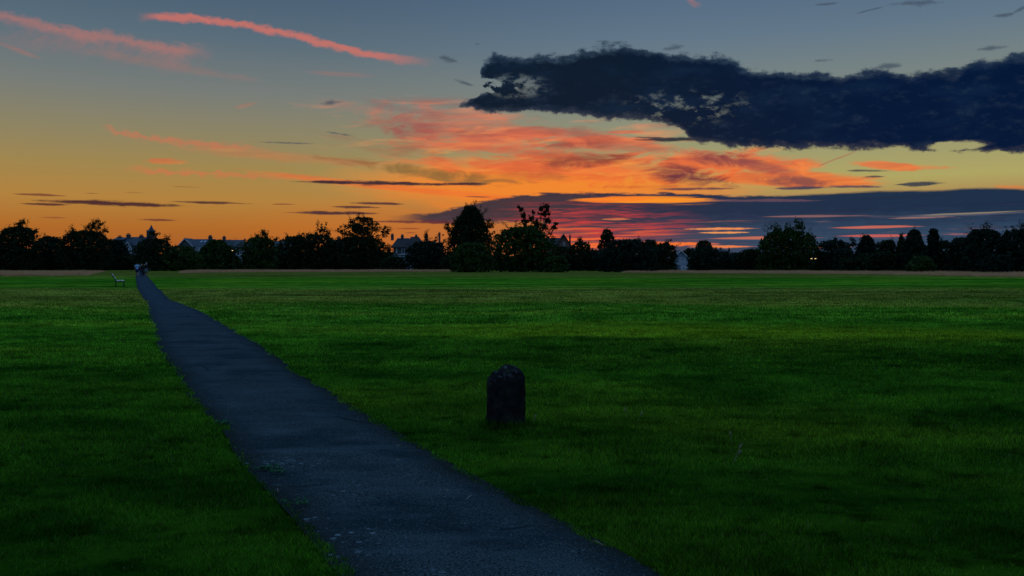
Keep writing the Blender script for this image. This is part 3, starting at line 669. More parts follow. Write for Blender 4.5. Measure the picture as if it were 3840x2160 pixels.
G = m_leaf2; K = m_leaf3
trees = [
 # label, x, hw, top, base, kind, opts
 ('tree cut by the left edge of the photo', -45, 62, 858, 1014, 'dome', dict()),
 ('bushy tree near the left edge with ragged shoots spreading on top', 68, 86, 848, 1014, 'oak', dict(sprig=34, lobes=[(78, 842, 24, 26), (125, 872, 22, 12), (40, 868, 18, 8)])),
 ('low rounded dark tree between the two ragged left trees', 188, 62, 884, 1013, 'dome', dict(leaf=K, sprig=6)),
 ('broad tree with a tall ragged plume of twigs left of the slate gothic house', 318, 96, 862, 1014, 'oak', dict(sprig=42, lobes=[(345, 850, 34, 34), (375, 842, 24, 16), (282, 872, 20, 10), (398, 868, 16, 8)])),
 ('dark tree directly left of the gothic house front', 432, 48, 897, 1013, 'dome', dict(leaf=K, sprig=8)),
 ('tree standing right of the pointed turret with a knobbly top', 578, 70, 893, 1016, 'oak', dict(sprig=18, lobes=[(588, 882, 22, 16), (626, 896, 18, 8), (556, 896, 18, 6)])),
 ('low rounded bush between the turret tree and the white bay window', 676, 80, 921, 1016, 'bush', dict(leaf=G, sprig=5)),
 ('broad sloping tree beside the small lit street lamp', 812, 112, 898, 1014, 'cone', dict(leaf=G, sprig=14, lobes=[(872, 940, 30, 16), (745, 955, 34, 14)])),
 ('upright green tree with two feathery tufts right of the hipped house', 975, 66, 886, 1014, 'oak', dict(leaf=G, sprig=26, lobes=[(990, 876, 22, 20), (960, 888, 14, 7), (1034, 898, 12, 6)])),
 ('dense dark tree with a level top in the middle of the left tree line', 1105, 70, 884, 1013, 'oak', dict(sprig=22, lobes=[(1086, 890, 14, 6), (1115, 886, 16, 8)])),
 ('thinning tree whose airy top twigs lean right beside the chimney', 1190, 74, 876, 1013, 'oak', dict(sprig=34, open_=.1, lobes=[(1205, 862, 36, 28), (1228, 872, 26, 12), (1160, 882, 14, 6)])),
 ('dark undergrowth tree below the see-through umbrella crown', 1345, 128, 886, 1013, 'dome', dict(sprig=8)),
 ('small round bush in front of the house with roof windows', 1474, 50, 961, 1014, 'bush', dict(sprig=4)),
 ('dark bushy tree right of the house with roof windows', 1600, 78, 903, 1014, 'oak', dict(leaf=K, sprig=26, lobes=[(1598, 890, 20, 14), (1630, 905, 18, 8)])),
 ('large dark tree with the tallest leafy peak left of the willow', 1765, 116, 770, 1015, 'cone', dict(sprig=40, open_=.1, lobes=[(1762, 842, 66, 50), (1798, 818, 26, 20), (1736, 816, 24, 18), (1712, 838, 22, 14), (1682, 858, 32, 26), (1832, 846, 30, 24), (1866, 882, 24, 14), (1690, 900, 44, 24)])),
 ('round low bush in front of the tallest dark tree', 1768, 82, 908, 1021, 'bush', dict(leaf=G, sprig=3)),
 ('broad willow-like green tree in the centre of the tree line', 1962, 112, 846, 1020, 'dome', dict(leaf=G, sprig=12, dens=1.1, lobes=[(2035, 930, 40, 22), (1880, 890, 34, 16)])),
 ('low spreading bush at the right foot of the willow-like tree', 2088, 48, 960, 1021, 'bush', dict(leaf=G, sprig=4)),
 ('small dark tree in front of the brick gable', 2110, 48, 922, 1016, 'dome', dict(sprig=8)),
 ('small spiky tree right of the brick gable chimney', 2178, 42, 905, 1016, 'oak', dict(sprig=24, lobes=[(2176, 902, 14, 8)])),
 ('low dark tree in the dip left of the oval-topped tree', 2238, 42, 937, 1016, 'dome', dict(leaf=K, sprig=6)),
 ('wide smooth domed tree below and right of the oval-topped tree', 2352, 108, 897, 1020, 'dome', dict(leaf=K, sprig=10, dens=1.15)),
 ('small dark crown peeping over the right shoulder of the wide dome', 2438, 30, 895, 1014, 'oak', dict(sprig=10, D=235)),
 ('rounded tree with a thin-leaved top left of the white house', 2492, 46, 910, 1015, 'oak', dict(sprig=14, lobes=[(2498, 912, 22, 10)])),
 ('dark crown peeping behind the gable of the white house', 2588, 38, 930, 1014, 'dome', dict(sprig=5, D=290)),
 ('flat-topped pine rising behind the round tree by the white house', 2640, 34, 900, 1012, 'oak', dict(sprig=6, D=262, name='pine_tree', cat='pine tree')),
 ('round dark tree between the white house and the pinnacled house', 2645, 66, 927, 1017, 'dome', dict(leaf=K, sprig=6, dens=1.15)),
 ('narrow tree in front of the pinnacled house wall', 2722, 22, 948, 1016, 'dome', dict(leaf=K, sprig=4)),
 ('small thin-leaved tree in the gap right of the pinnacled house', 2768, 34, 955, 1015, 'oak', dict(leaf=K, sprig=12, lobes=[(2785, 955, 14, 6)])),
 ('rounded tree at the left foot of the big right-hand tree', 2815, 50, 934, 1016, 'dome', dict(sprig=6)),
 ('big spreading tree with a knobbly crown, tallest of the right half', 2955, 112, 862, 1017, 'oak', dict(leaf=G, sprig=36, open_=.05, dens=1.1, lobes=[(3005, 850, 28, 22), (2915, 868, 34, 20), (2960, 862, 30, 18), (3050, 888, 24, 14), (2868, 918, 26, 12)])),
 ('even-topped dark tree right of the big spreading tree', 3128, 68, 899, 1017, 'oak', dict(leaf=K, sprig=8, lobes=[(3139, 897, 14, 6)])),
 ('low round tree in front of the even-topped dark tree', 3168, 44, 932, 1019, 'dome', dict(leaf=K, sprig=4)),
 ('tree with a small pointed peak in the right half', 3250, 60, 880, 1018, 'cone', dict(leaf=K, sprig=10, dens=1.15, lobes=[(3205, 915, 26, 12), (3290, 918, 24, 10)])),
 ('short round tree just right of the small pointed peak', 3327, 42, 899, 1019, 'dome', dict(sprig=6)),
 ('cedar with flat tiers showing above the short round tree', 3380, 30, 884, 1014, 'cone', dict(sprig=14, open_=.35, D=235, name='cedar_tree', cat='cedar tree')),
 ('tall tapering conifer, broader of the two peaks in the right half', 3428, 64, 859, 1020, 'cone', dict(leaf=K, sprig=6, dens=1.2, name='conifer_tree', cat='conifer')),
 ('slim conifer with a knobbly tip, narrower of the two right peaks', 3500, 30, 854, 1020, 'spire', dict(leaf=K, sprig=8, dens=1.2, name='conifer_tree', cat='conifer')),
 ('low bush in front of the two right-hand conifers', 3455, 50, 962, 1023, 'bush', dict(leaf=G, sprig=4)),
 ('thin-leaved tree right of the slim conifer', 3540, 34, 899, 1020, 'oak', dict(sprig=8, open_=.15)),
 ('shoulder tree stepping up to the large round tree near the right edge', 3605, 52, 890, 1022, 'dome', dict(leaf=K, sprig=10)),
 ('large round tree second from the right edge', 3688, 78, 856, 1023, 'dome', dict(leaf=K, sprig=16, dens=1.15)),
 ('low round tree in front of the two rightmost trees', 3735, 54, 955, 1025, 'dome', dict(leaf=K, sprig=4)),
 ('tall rounded tree at the right edge of the photo', 3812, 66, 859, 1024, 'oak', dict(leaf=K, sprig=14, dens=1.1)),
 ('tree beyond the right edge of the photo, mostly cut off', 3925, 70, 872, 1024, 'dome', dict(leaf=K, sprig=6)),
]
tot = 0
for i, (lab, x, hw, top, base, kind, o) in enumerate(trees):
    _, n = make_tree(lab, x, hw, top, base, kind, seed=i+1, **o); tot += n
# the airy ones: crown above a clear stem
for lab, x, hw, top, base, kind, o in [
    ('umbrella-shaped see-through tree crown left of the house with roof windows', 1362, 92, 813, 1012, 'dome', dict(t0=.56, open_=.66, dens=1.5, sprig=26, seed=91, D=232, lobes=[(1445, 868, 26, 18), (1280, 868, 26, 16)])),
    ('tall wispy birch rising above the willow-like tree', 2020, 62, 838, 1015, 'oak', dict(t0=.45, open_=.74, dens=1.3, sprig=44, seed=92, D=225, name='birch_tree', cat='birch tree', lobes=[(2040, 800, 24, 44), (2048, 778, 13, 20), (2028, 785, 11, 12), (1964, 808, 15, 16), (1955, 786, 10, 12), (1945, 778, 6, 5), (1968, 826, 14, 14), (1990, 820, 15, 22), (1998, 798, 9, 9), (2078, 852, 17, 22), (2084, 838, 9, 8), (2052, 826, 16, 26), (2012, 838, 22, 30), (1970, 845, 24, 20)])),
    ('dark oval-topped tree standing clear above the wide domed tree', 2277, 33, 859, 1012, 'oval', dict(t0=.42, open_=.45, dens=1.2, sprig=4, seed=93, D=232, lobes=[(2250, 922, 14, 8)]))]:
    _, n = make_tree(lab, x, hw, top, base, kind, **o); tot += n
print('leaves', tot)

# far woodland behind the houses: one dark mass
def woodland():
    rng = np.random.default_rng(77); n = 60000
    xp = rng.uniform(-400, 4240, n); D = rng.uniform(330, 350, n)
    X = (xp-CX)/F*D
    topz = 3.6 + 3.0*vnoise(X*.09, X*0, 3) + 1.5*vnoise(X*.4, X*0, 4)
    Z = topz*rng.uniform(0, 1, n)**.8
    P = np.stack([X, D, Z], -1); a = rng.normal(size=(n, 3)); a /= np.linalg.norm(a, axis=1)[:, None]
    b = np.cross(a, rng.normal(size=(n, 3))); b /= np.linalg.norm(b, axis=1)[:, None]
    s = rng.uniform(.6, 1.4, n)[:, None]
    v = np.empty((n, 4, 3)); v[:, 0] = P-a*s*.6; v[:, 2] = P+a*s*.6; v[:, 1] = P+b*s*.4; v[:, 3] = P-b*s*.4
    tag(np_mesh('woodland', v.reshape(-1, 3), np.full(n, 4), np.arange(n*4), m_leaf3, tint=np.repeat(rng.uniform(0, 1, n), 4)),
        'far low dark woodland behind the houses', 'woodland', None, 'stuff')
woodland()

def undergrowth():
    """dark hedge-like growth joining the trees; gaps where the house fronts show down to the ground"""
    rng = np.random.default_rng(78); n = 90000
    xp = rng.uniform(-300, 4140, n); D = rng.uniform(228, 236, n)
    D = np.where((xp > 3150), D-50, D)
    gap = ((xp > 1500) & (xp < 1556)) | ((xp > 896) & (xp < 912)) | ((xp > 2528) & (xp < 2584))
    xp, D = xp[~gap], D[~gap]; n = len(xp); X = (xp-CX)/F*D
    topz = 1.0 + 2.8*vnoise(X*.13, X*0, 13)**1.5 + 1.0*vnoise(X*.7, X*0, 14)
    P = np.stack([X, D, topz*rng.uniform(0, 1, n)**.85], -1); a = rng.normal(size=(n, 3)); a /= np.linalg.norm(a, axis=1)[:, None]
    b = np.cross(a, rng.normal(size=(n, 3))); b /= np.linalg.norm(b, axis=1)[:, None]
    s = rng.uniform(.35, .8, n)[:, None]
    v = np.empty((n, 4, 3)); v[:, 0] = P-a*s*.6; v[:, 2] = P+a*s*.6; v[:, 1] = P+b*s*.4; v[:, 3] = P-b*s*.4
    tag(np_mesh('undergrowth', v.reshape(-1, 3), np.full(n, 4), np.arange(n*4), m_leaf, tint=np.repeat(rng.uniform(0, 1, n), 4)),
        'dark tangled undergrowth joining the feet of the trees', 'undergrowth', None, 'stuff')
undergrowth()

# ------------------------------------------------------------------ houses
class House:
    def __init__(s, name, label, cx, D, cat='house'):
        s.D = D; s.cx = cx; s.k = D/F
        s.root = empty(name, ((cx-CX)*s.k, D, 0), label, cat)
    def X(s, x): return (x-s.cx)*s.k
    def Z(s, y): return (HY-y)*s.k + CAMH
    def wall(s, x0, x1, top, m=m_wall, y0=0.0, y1=8.0, gable=None, bottom=None):
        b = MB(); z0 = s.Z(bottom) if bottom else 0.0; X0, X1, Z1 = s.X(x0), s.X(x1), s.Z(top)
        b.box(X0, X1, y0, y1, z0, Z1)
        if gable:
            ax, az = s.X(gable[0]), s.Z(gable[1])
            b.add([(X0, y0, Z1), (X1, y0, Z1), (ax, y0, az), (X0, y1, Z1), (X1, y1, Z1), (ax, y1, az)], [(0, 1, 2), (5, 4, 3), (0, 2, 5, 3), (1, 4, 5, 2)])
        return b.build('wall', m, s.root)
    def side_roof(s, x0, x1, r0, r1, ridge, eave, m=m_slate, y0=-.35, y1=8.35):
        """ridge from r0 to r1 parallel to the front; hips where r0 > x0 or r1 < x1"""
        X0, X1, R0, R1, zr, ze = s.X(x0), s.X(x1), s.X(r0), s.X(r1), s.Z(ridge), s.Z(eave); ym = (y0+y1)/2
        b = MB().add([(X0, y0, ze), (X1, y0, ze), (X1, y1, ze), (X0, y1, ze), (R0, ym, zr), (R1, ym, zr),
                      (X0, y0, ze-.18), (X1, y0, ze-.18), (X1, y1, ze-.18), (X0, y1, ze-.18)],
                     [(0, 1, 5, 4), (1, 2, 5), (2, 3, 4, 5), (3, 0, 4), (0, 6, 7, 1), (1, 7, 8, 2), (2, 8, 9, 3), (3, 9, 6, 0), (9, 8, 7, 6)])
        return b.build('roof', m, s.root)
    def front_roof(s, x0, x1, ax, ridge, eave, m=m_slate, y0=-.4, y1=8.3, board=True):
        X0, X1, A_, zr, ze = s.X(x0), s.X(x1), s.X(ax), s.Z(ridge), s.Z(eave); t = .18
        b = MB()
        for (xa, xb, za, zb) in ((X0, A_, ze, zr), (A_, X1, zr, ze)):
            b.add([(xa, y0, za), (xb, y0, zb), (xb, y1, zb), (xa, y1, za), (xa, y0, za+t), (xb, y0, zb+t), (xb, y1, zb+t), (xa, y1, za+t)],
                  [(0, 3, 2, 1), (4, 5, 6, 7), (0, 1, 5, 4), (1, 2, 6, 5), (2, 3, 7, 6), (3, 0, 4, 7)])
        r = b.build('roof', m, s.root)
        if board:
            q = MB(); w = .32
            for (xa, xb, za, zb) in ((X0, A_, ze, zr), (A_, X1, zr, ze)):
                q.add([(xa, y0-.06, za+t-w), (xb, y0-.06, zb+t-w), (xb, y0-.06, zb+t+.02), (xa, y0-.06, za+t+.02), (xa, y0-.003, za+t-w), (xb, y0-.003, zb+t-w), (xb, y0-.003, zb+t+.02), (xa, y0-.003, za+t+.02)],
                      [(0, 1, 2, 3), (7, 6, 5, 4), (0, 4, 5, 1), (2, 6, 7, 3), (1, 5, 6, 2), (3, 7, 4, 0)])
            q.build('bargeboard', m_trim, r)
        return r
    def chimney(s, roof, x, top, w, base, m=m_wall, pots=3, y=4.0, dy=1.0):
        X, zt, W, zb = s.X(x), s.Z(top), w*s.k/2, s.Z(base)
        b = MB().box(X-W*.86, X+W*.86, y-dy/2, y+dy/2, zb, zt-.72).box(X-W, X+W, y-dy/2-.1, y+dy/2+.1, zt-.718, zt-.42)
        c = b.build('chimney', m, roof)
        p = MB()
        for i in range(pots):
            px = X + (i-(pots-1)/2)*2*W*.72/max(pots-.4, 1)
            p.tube([(px, y, zt-.43), (px, y, zt-.1), (px, y, zt)], [.13, .11, .15], 8)
        p.v and c.parent and p.build('chimney_pots', m_pot, roof)
        return c
    def window(s, x0, x1, y0, y1, panes=2, arch=False, yf=0.0):
        X0, X1, zt, zb = s.X(x0), s.X(x1), s.Z(y0), s.Z(y1); f = .13
        b = MB()
        b.box(X0, X1, yf-.10, yf+.05, zb, zb+f); b.box(X0, X1, yf-.10, yf+.05, zt-f, zt)
        b.box(X0, X0+f, yf-.10, yf+.05, zb+f, zt-f); b.box(X1-f, X1, yf-.10, yf+.05, zb+f, zt-f)
        for i in range(1, panes):
            xm = X0 + (X1-X0)*i/panes; b.box(xm-f*.45, xm+f*.45, yf-.085, yf+.05, zb+f, zt-f)
        zm = (zt+zb)/2; b.box(X0+f, X1-f, yf-.07, yf+.04, zm-.04, zm+.04)
        b.box(X0-.12, X1+.12, yf-.16, yf+.05, zb-.12, zb-.002)
        if arch:
            n = 8; r = (X1-X0)/2; xc = (X0+X1)/2
            pts = [(xc-math.cos(i*math.pi/n)*r, yf-.05, zt+math.sin(i*math.pi/n)*r*.8) for i in range(n+1)]
            b.tube(pts, [.07]*(n+1), 5)
        w = b.build('window', m_trim, s.root)
        MB().box(X0+f*.5, X1-f*.5, yf-.03, yf+.02, zb+f*.5, zt-f*.5).build('pane', m_glass, w)
    def skylight(s, roof, x0, x1, y0, y1, ridge, eave, y_0=-.35, y_1=8.35):
        ym = (y_0+y_1)/2; zr, ze = s.Z(ridge), s.Z(eave)
        def yy(z): return y_0 + (ym-y_0)*(z-ze)/(zr-ze)
        X0, X1, zt, zb = s.X(x0), s.X(x1), s.Z(y0), s.Z(y1); o = .12
        vs = [(X0, yy(zb)-o, zb), (X1, yy(zb)-o, zb), (X1+.25, yy(zt)-o, zt), (X0+.25, yy(zt)-o, zt), (X0, yy(zb)+.1, zb), (X1, yy(zb)+.1, zb), (X1+.25, yy(zt)+.1, zt), (X0+.25, yy(zt)+.1, zt)]
        MB().add(vs, [(0, 1, 2, 3), (0, 4, 5, 1), (1, 5, 6, 2), (2, 6, 7, 3), (3, 7, 4, 0)]).build('skylight', m_sky_glass, roof)
    def band(s, x0, x1, y, h=.22, yf=0.0, name='string_course'):
        MB().box(s.X(x0), s.X(x1), yf-.08, yf-.002, s.Z(y)-h/2, s.Z(y)+h/2).build(name, m_trim, s.root)
# gothic house with turret
h = House('gothic_house', 'tall slate roofed gothic house with gabled dormer and pointed turret behind the path', 500, 262)
h.wall(456, 545, 933); r = h.side_roof(452, 549, 458, 543, 887, 933)
h.chimney(r, 460, 873, 14, 905); h.chimney(r, 509, 877, 13, 895)
h.wall(472, 500, 934, y0=-1.2, y1=0, gable=(486, 912)); r2 = h.front_roof(469, 503, 486, 909, 936, y0=-1.5, y1=1.5)
h.window(480, 486, 922, 934, 1, yf=-1.2); h.window(487.5, 493.5, 922, 934, 1, yf=-1.2)
h.band(470, 502, 937, yf=-1.2); h.band(470, 502, 949, yf=-1.2)
h.window(480, 492, 952, 966, 2, yf=-1.2); h.window(505, 514, 952, 968, 2); h.window(524, 533, 952, 968, 2)
h.wall(415, 452, 897, y0=2, y1=7); r = h.side_roof(412, 455, 414, 453, 888, 897, y0=1.7, y1=7.3); h.chimney(r, 427, 881, 14, 896)
X, zt, zb = h.X(557), h.Z(842), h.Z(868)
tu = MB(); tu.tube([(X, 2, 0), (X, 2, zb)], [1.05, 1.0], 8); tuo = tu.build('turret', m_wall, h.root)
MB().tube([(X, 2, zb-.02), (X, 2, zb+.2), (X, 2, (zb+zt)/2), (X, 2, zt)], [1.25, 1.1, .52, .04], 8).build('spire', m_slate, tuo)
h.wall(541, 551, 862, y0=1.6, y1=3.2)
# house with white bargeboard and bay
h = House('gabled_house', 'slate roofed house with white edged gable and pale bay window', 735, 258)
h.wall(672, 724, 926, y0=0, y1=6, gable=(694, 898)); h.wall(724, 790, 926, y0=1.2, y1=8)
r = h.side_roof(700, 800, 694, 790, 895, 925, y0=.8, y1=8.3); rf = h.front_roof(666, 725, 694, 895, 925, y1=6)
h.chimney(r, 771, 880, 13, 900, pots=4); h.chimney(rf, 694, 891, 2.5, 896, pots=1, y=0)
h.skylight(r, 737, 741, 901, 907, 895, 925, .8, 8.3); h.skylight(r, 751, 755, 901, 907, 895, 925, .8, 8.3)
h.wall(729, 754, 927, m_pale, y0=.1, y1=1.2); h.window(732, 742, 929, 948, 2, yf=.1); h.window(744, 752, 929, 948, 2, yf=.1)
h.window(686, 700, 932, 948, 2)
# terrace behind
h = House('terraced_house', 'low slate roof with a single stout chimney left of the hipped house', 850, 275)
h.wall(800, 902, 929); r = h.side_roof(796, 906, 800, 902, 898, 929); h.chimney(r, 825, 883, 11, 899, pots=3); h.chimney(r, 904, 891, 6, 902, pots=1)
MB().tube([(h.X(870), 4, h.Z(899)), (h.X(870), 4, h.Z(888))], [.04, .04], 5).tube([(h.X(858), 4, h.Z(892)), (h.X(871), 4, h.Z(891))], [.03, .03], 5).build('aerial', m_iron, r)
h.window(812, 826, 936, 952, 2)
h = House('hipped_house', 'stone house with dark hipped roof and a pale framed pair of windows', 915, 250)
h.wall(880, 950, 926); r = h.side_roof(876, 954, 925, 940, 899, 926, m_tile); h.chimney(r, 940, 892, 7, 905, pots=2)
h.window(898, 916, 934, 953, 2); h.band(879, 934, 927, .3); h.band(879, 934, 959); h.band(885, 889, 942, 2.6, name='quoin'); h.window(899, 915, 966, 986, 2)
h = House('terraced_house', 'slate roof with one chimney showing between two trees left of centre', 1058, 275)
h.wall(1022, 1092, 926); r = h.side_roof(1018, 1096, 1022, 1092, 902, 926); h.chimney(r, 1060, 892, 8, 904, pots=2); h.window(1040, 1052, 932, 946)
h = House('terraced_house', 'dark roofed house with a square chimney right of the airy twigs', 1250, 275)
h.wall(1215, 1292, 925, m_brick); r = h.side_roof(1211, 1296, 1215, 1292, 898, 925, m_tile); h.chimney(r, 1261, 883, 14, 899, m_brick, pots=3); h.window(1240, 1254, 932, 948)
# house with roof windows
h = House('stone_house', 'tall stone house with pale roof windows and paired sash window above the dry grass', 1520, 246)
h.wall(1476, 1582, 927); r = h.side_roof(1466, 1540, 1484, 1530, 892, 927, m_tile, y1=7.8); r2 = h.side_roof(1520, 1592, 1535, 1565, 886, 928, m_tile, y0=-.5, y1=8.2)
h.chimney(r, 1464, 874, 11, 900, m_wall); h.chimney(r, 1502, 877, 11, 893); h.chimney(r2, 1560, 879, 9, 930, m_brick, y=.6)
h.skylight(r, 1478, 1488, 901, 911, 892, 927); h.skylight(r, 1519, 1525, 901, 911, 892, 927)
h.skylight(r2, 1550, 1553, 897, 904, 886, 928); h.skylight(r2, 1568, 1573, 902, 913, 886, 928)
MB().box(h.X(1484), h.X(1530), 3.5, 4.1, h.Z(893), h.Z(891.3)).build('ridge_cap', m_trim, r)
h.band(1474, 1548, 927.5, .3); h.window(1506, 1528, 932, 952, 2); h.band(1476, 1548, 955); h.band(1476, 1548, 962)
h.window(1516, 1526, 968, 985, 1, arch=True); h.window(1541, 1548, 933, 951, 1); h.band(1485, 1489, 941, 2.2, name='quoin')
h.wall(1524, 1550, 990, m_pale, y0=-1.2, y1=0); h.window(1526, 1536, 996, 1010, 2, yf=-1.2); h.window(1540, 1549, 996, 1010, 2, yf=-1.2)
h = House('terraced_house', 'roof with two tall chimney stacks hidden left of the tallest dark tree', 1625, 268)
h.wall(1592, 1655, 930, m_brick); r = h.side_roof(1588, 1659, 1592, 1655, 908, 930, m_tile); h.chimney(r, 1596, 876, 9, 912, m_brick, pots=2); h.chimney(r, 1644, 868, 8, 912, m_brick, pots=2)
h.window(1615, 1627, 936, 950)
h = House('brick_house', 'dark brick house with steep gable and one very tall chimney', 2110, 250)
h.wall(2086, 2143, 926, m_brick, gable=(2114, 884)); h.front_roof(2082, 2147, 2114, 880, 928, m_tile, board=False)
h.wall(2055, 2086, 918, m_brick, y0=1, y1=8); r = h.side_roof(2050, 2112, 2054, 2110, 890, 918, m_tile, y0=.7, y1=8.2)
h.chimney(r, 2139, 877, 7, 930, m_brick, pots=1, y=2, dy=.9); h.chimney(r, 2114, 880, 4, 884, m_brick, pots=1, y=.3, dy=.4)
h.window(2111, 2118, 908, 922, 1); h.window(2103, 2111, 934, 948)
h = House('terraced_house', 'low dark roof with a square chimney in the dip left of the oval-topped tree', 2240, 262)
h.wall(2218, 2268, 948, m_brick); r = h.side_roof(2214, 2272, 2218, 2268, 938, 948, m_tile); h.chimney(r, 2226, 929, 8, 940, m_brick, pots=2); h.window(2236, 2246, 954, 966)
h = House('white_house', 'small pale blue and white gabled house low between two round trees', 2552, 232)
h.wall(2524, 2580, 968, m_pale, gable=(2553, 944)); h.front_roof(2520, 2584, 2553, 940, 970)
h.window(2548, 2556, 966, 983, 2); h.window(2561, 2571, 965, 982, 2); h.window(2530, 2537, 975, 986, 1); h.band(2524, 2580, 990, .25)
h.wall(2546, 2582, 996, m_trim, y0=-3, y1=0); h.window(2532, 2540, 997, 1010, 1)
h.window(2551, 2560, 1000, 1012, 1, yf=-3)
h = House('pinnacled_house', 'dark stone house with battlements, chimneys and a thin corner pinnacle', 2714, 245)
h.wall(2690, 2736, 944, m_wall); r = h.side_roof(2688, 2730, 2692, 2728, 935, 944, m_tile); h.chimney(r, 2698, 926, 7, 938, m_brick, pots=2); h.chimney(r, 2715, 927, 8, 938, m_brick, pots=3)
X = h.X(2734); MB().tube([(X, 0, 0), (X, 0, h.Z(940)), (X, 0, h.Z(938)), (X, 0, h.Z(926))], [.35, .32, .42, .03], 6).build('pinnacle', m_wall, h.root)
bt = MB()
for i in range(6): bt.box(h.X(2692+i*7), h.X(2695.5+i*7), -.3, .1, h.Z(944)+.002, h.Z(941))
bt.build('battlement', m_wall, h.root)
h.window(2697, 2702, 950, 972, 1); h.window(2716, 2721, 950, 966, 1)

# ------------------------------------------------------------------ street lamps
def street_lamp(x, y, D, label, twin):
    k = D/F; X = (x-CX)*k; z = (HY-y)*k+CAMH
    r = empty('street_lamp', (X, D, 0), label, 'street lamp', 'lit street lamps in the tree line')
    MB().tube([(0, .6, 0), (0, .6, 1.2), (0, .6, z+.15), (0, .3, z+.35), (0, 0, z+.25)], [.09, .06, .05, .04, .04], 8).build('pole', m_iron, r, True)
    w = .62 if twin else .2
    MB().tube([(-w, 0, z+.14), (0, 0, z+.22), (w, 0, z+.14)], [.09, .13, .09], 8).build('lamp_head', m_iron, r, True)
    for s in ((-1, 1) if twin else (0,)):
        MB().tube([(s*.42-.17 if twin else -.13, -.06, z), (s*.42+.17 if twin else .13, -.06, z)], [.05, .05], 8).build('bulb', m_lamp, r, True)
street_lamp(872, 939.5, 192, 'small warm lit street lamp in front of the sloping tree near the hipped house', False)
street_lamp(3050, 970, 190, 'yellow twin lit street lamp glinting below the big right-hand tree', True)

# ------------------------------------------------------------------ boundary stone
def boundary_stone():
    D = F*CAMH/(1603-HY); X = (1896-CX)/F*D
    z0 = float(und(X, D))
    s = 382.0; W = .183; Hh = .605; Th = .12
    nu, nv = 56, 60; vs = []; rng = random.Random(5)
    def half(t):      # half width at height fraction
        return W*(1.05-.07*t)
    # outline swept round: superellipse cross section, rounded head
    for j in range(nv+1):
        t = j/nv; z = t*(Hh+.12)-.12
        zz = max(0, (z-(Hh-.155))/.155)
        head = math.sqrt(max(0, 1-zz**2.1)) if zz < 1 else 0
        for i in range(nu):
            a = 2*math.pi*i/nu; c, sn = math.cos(a), math.sin(a)
            e = .55
            hx = (.30 + .70*head if zz > 0 else 1)
            x = math.copysign(abs(c)**e, c)*half(max(z, 0)/Hh)*(head if zz > 0 else 1)
            y = math.copysign(abs(sn)**.7, sn)*Th*(head if zz > 0 else 1)
            q = .004*math.sin(21*x+13*z)+.003*math.sin(37*z+23*y+1)+rng.uniform(-.0012, .0012)
            x *= 1+q*3; y *= 1+q*4; zr = z
            if x < -.02 and z > .46:      # broken left shoulder
                f = min(1, (z-.46)/.12)*min(1, (-x-.02)/.10)
                x += .024*f; zr = z - .035*f*(1+.5*math.sin(60*x)) + .005*math.sin(60*y+40*x)*f
            zr += .003*math.sin(30*x+2)*head*(zz > 0)
            vs.append((x, y, zr))
    fs = [(j*nu+i, j*nu+(i+1) % nu, (j+1)*nu+(i+1) % nu, (j+1)*nu+i) for j in range(nv) for i in range(nu)]
    fs.append(tuple(nv*nu+i for i in range(nu)))
    o = MB().add(vs, fs).build('boundary_stone', m_bstone, None, True)
    o.location = (X, D, z0); o.rotation_euler = (0, rad(.8), rad(-12))
    tag(o, 'weathered dark boundary stone with rounded chipped top standing in the grass', 'boundary stone')
    # long grass round its foot
    rg = np.random.default_rng(9); n = 1500; a = rg.uniform(0, 2*np.pi, n); q = rg.normal(1.12, .16, n)
    x = X+np.cos(a)*W*q; y = D+np.sin(a)*(Th+.04)*q
    v = blades(x, y, und(x, y)-.01, rg.uniform(.04, .12, n), np.full(n, .005), rg, .6)
    tag(np_mesh('long_grass', v.reshape(-1, 3), np.full(n, 3), np.arange(n*3), m_grass, tint=np.repeat(rg.uniform(0, .9, n), 3)), 'longer grass fringe around the foot of the stone', 'grass', None, 'stuff')
boundary_stone()

# ------------------------------------------------------------------ bench
def bench():
    D = 64.0; X = (450-CX)/F*D
    r = empty('park_bench', (X, D, float(und(X, D))), 'wooden slat park bench on dark metal legs facing the path', 'bench', rz=rad(24))
    # local: x to the right = front, y = length
    for y in (0.0, 1.65):
        MB().tube([(-.27, y, -.05), (-.27, y, .42), (-.36, y, .62), (-.58, y, .93)], [.035, .032, .03, .026], 8).build('back_support', m_iron, r, True)
        MB().tube([(.27, y, -.05), (.25, y, .42)], [.036, .032], 8).build('leg', m_iron, r, True)
        MB().box(-.27, .29, y-.03, y+.03, .375, .425).build('seat_bearer', m_iron, r)
    st = MB()
    for x0, x1 in ((-.23, .015), (.045, .28)): st.box(x0, x1, -.12, 1.77, .427, .475)
    st.build('seat', m_wood, r)
    bk = MB()
    def plank(p, q):
        (xa, za), (xb, zb) = p, q; L = math.hypot(xb-xa, zb-za); nx, nz = (zb-za)/L*.045, -(xb-xa)/L*.045
        bk.add([(xa, y, za) for y in (-.12, 1.77)] + [(xb, y, zb) for y in (-.12, 1.77)] + [(xb+nx, y, zb+nz) for y in (-.12, 1.77)] + [(xa+nx, y, za+nz) for y in (-.12, 1.77)],
               [(0, 1, 3, 2), (2, 3, 5, 4), (4, 5, 7, 6), (6, 7, 1, 0), (0, 2, 4, 6), (1, 7, 5, 3)])
    plank((-.30, .56), (-.40, .73)); plank((-.43, .77), (-.55, .95))
    bk.build('backrest', m_wood, r)
bench()

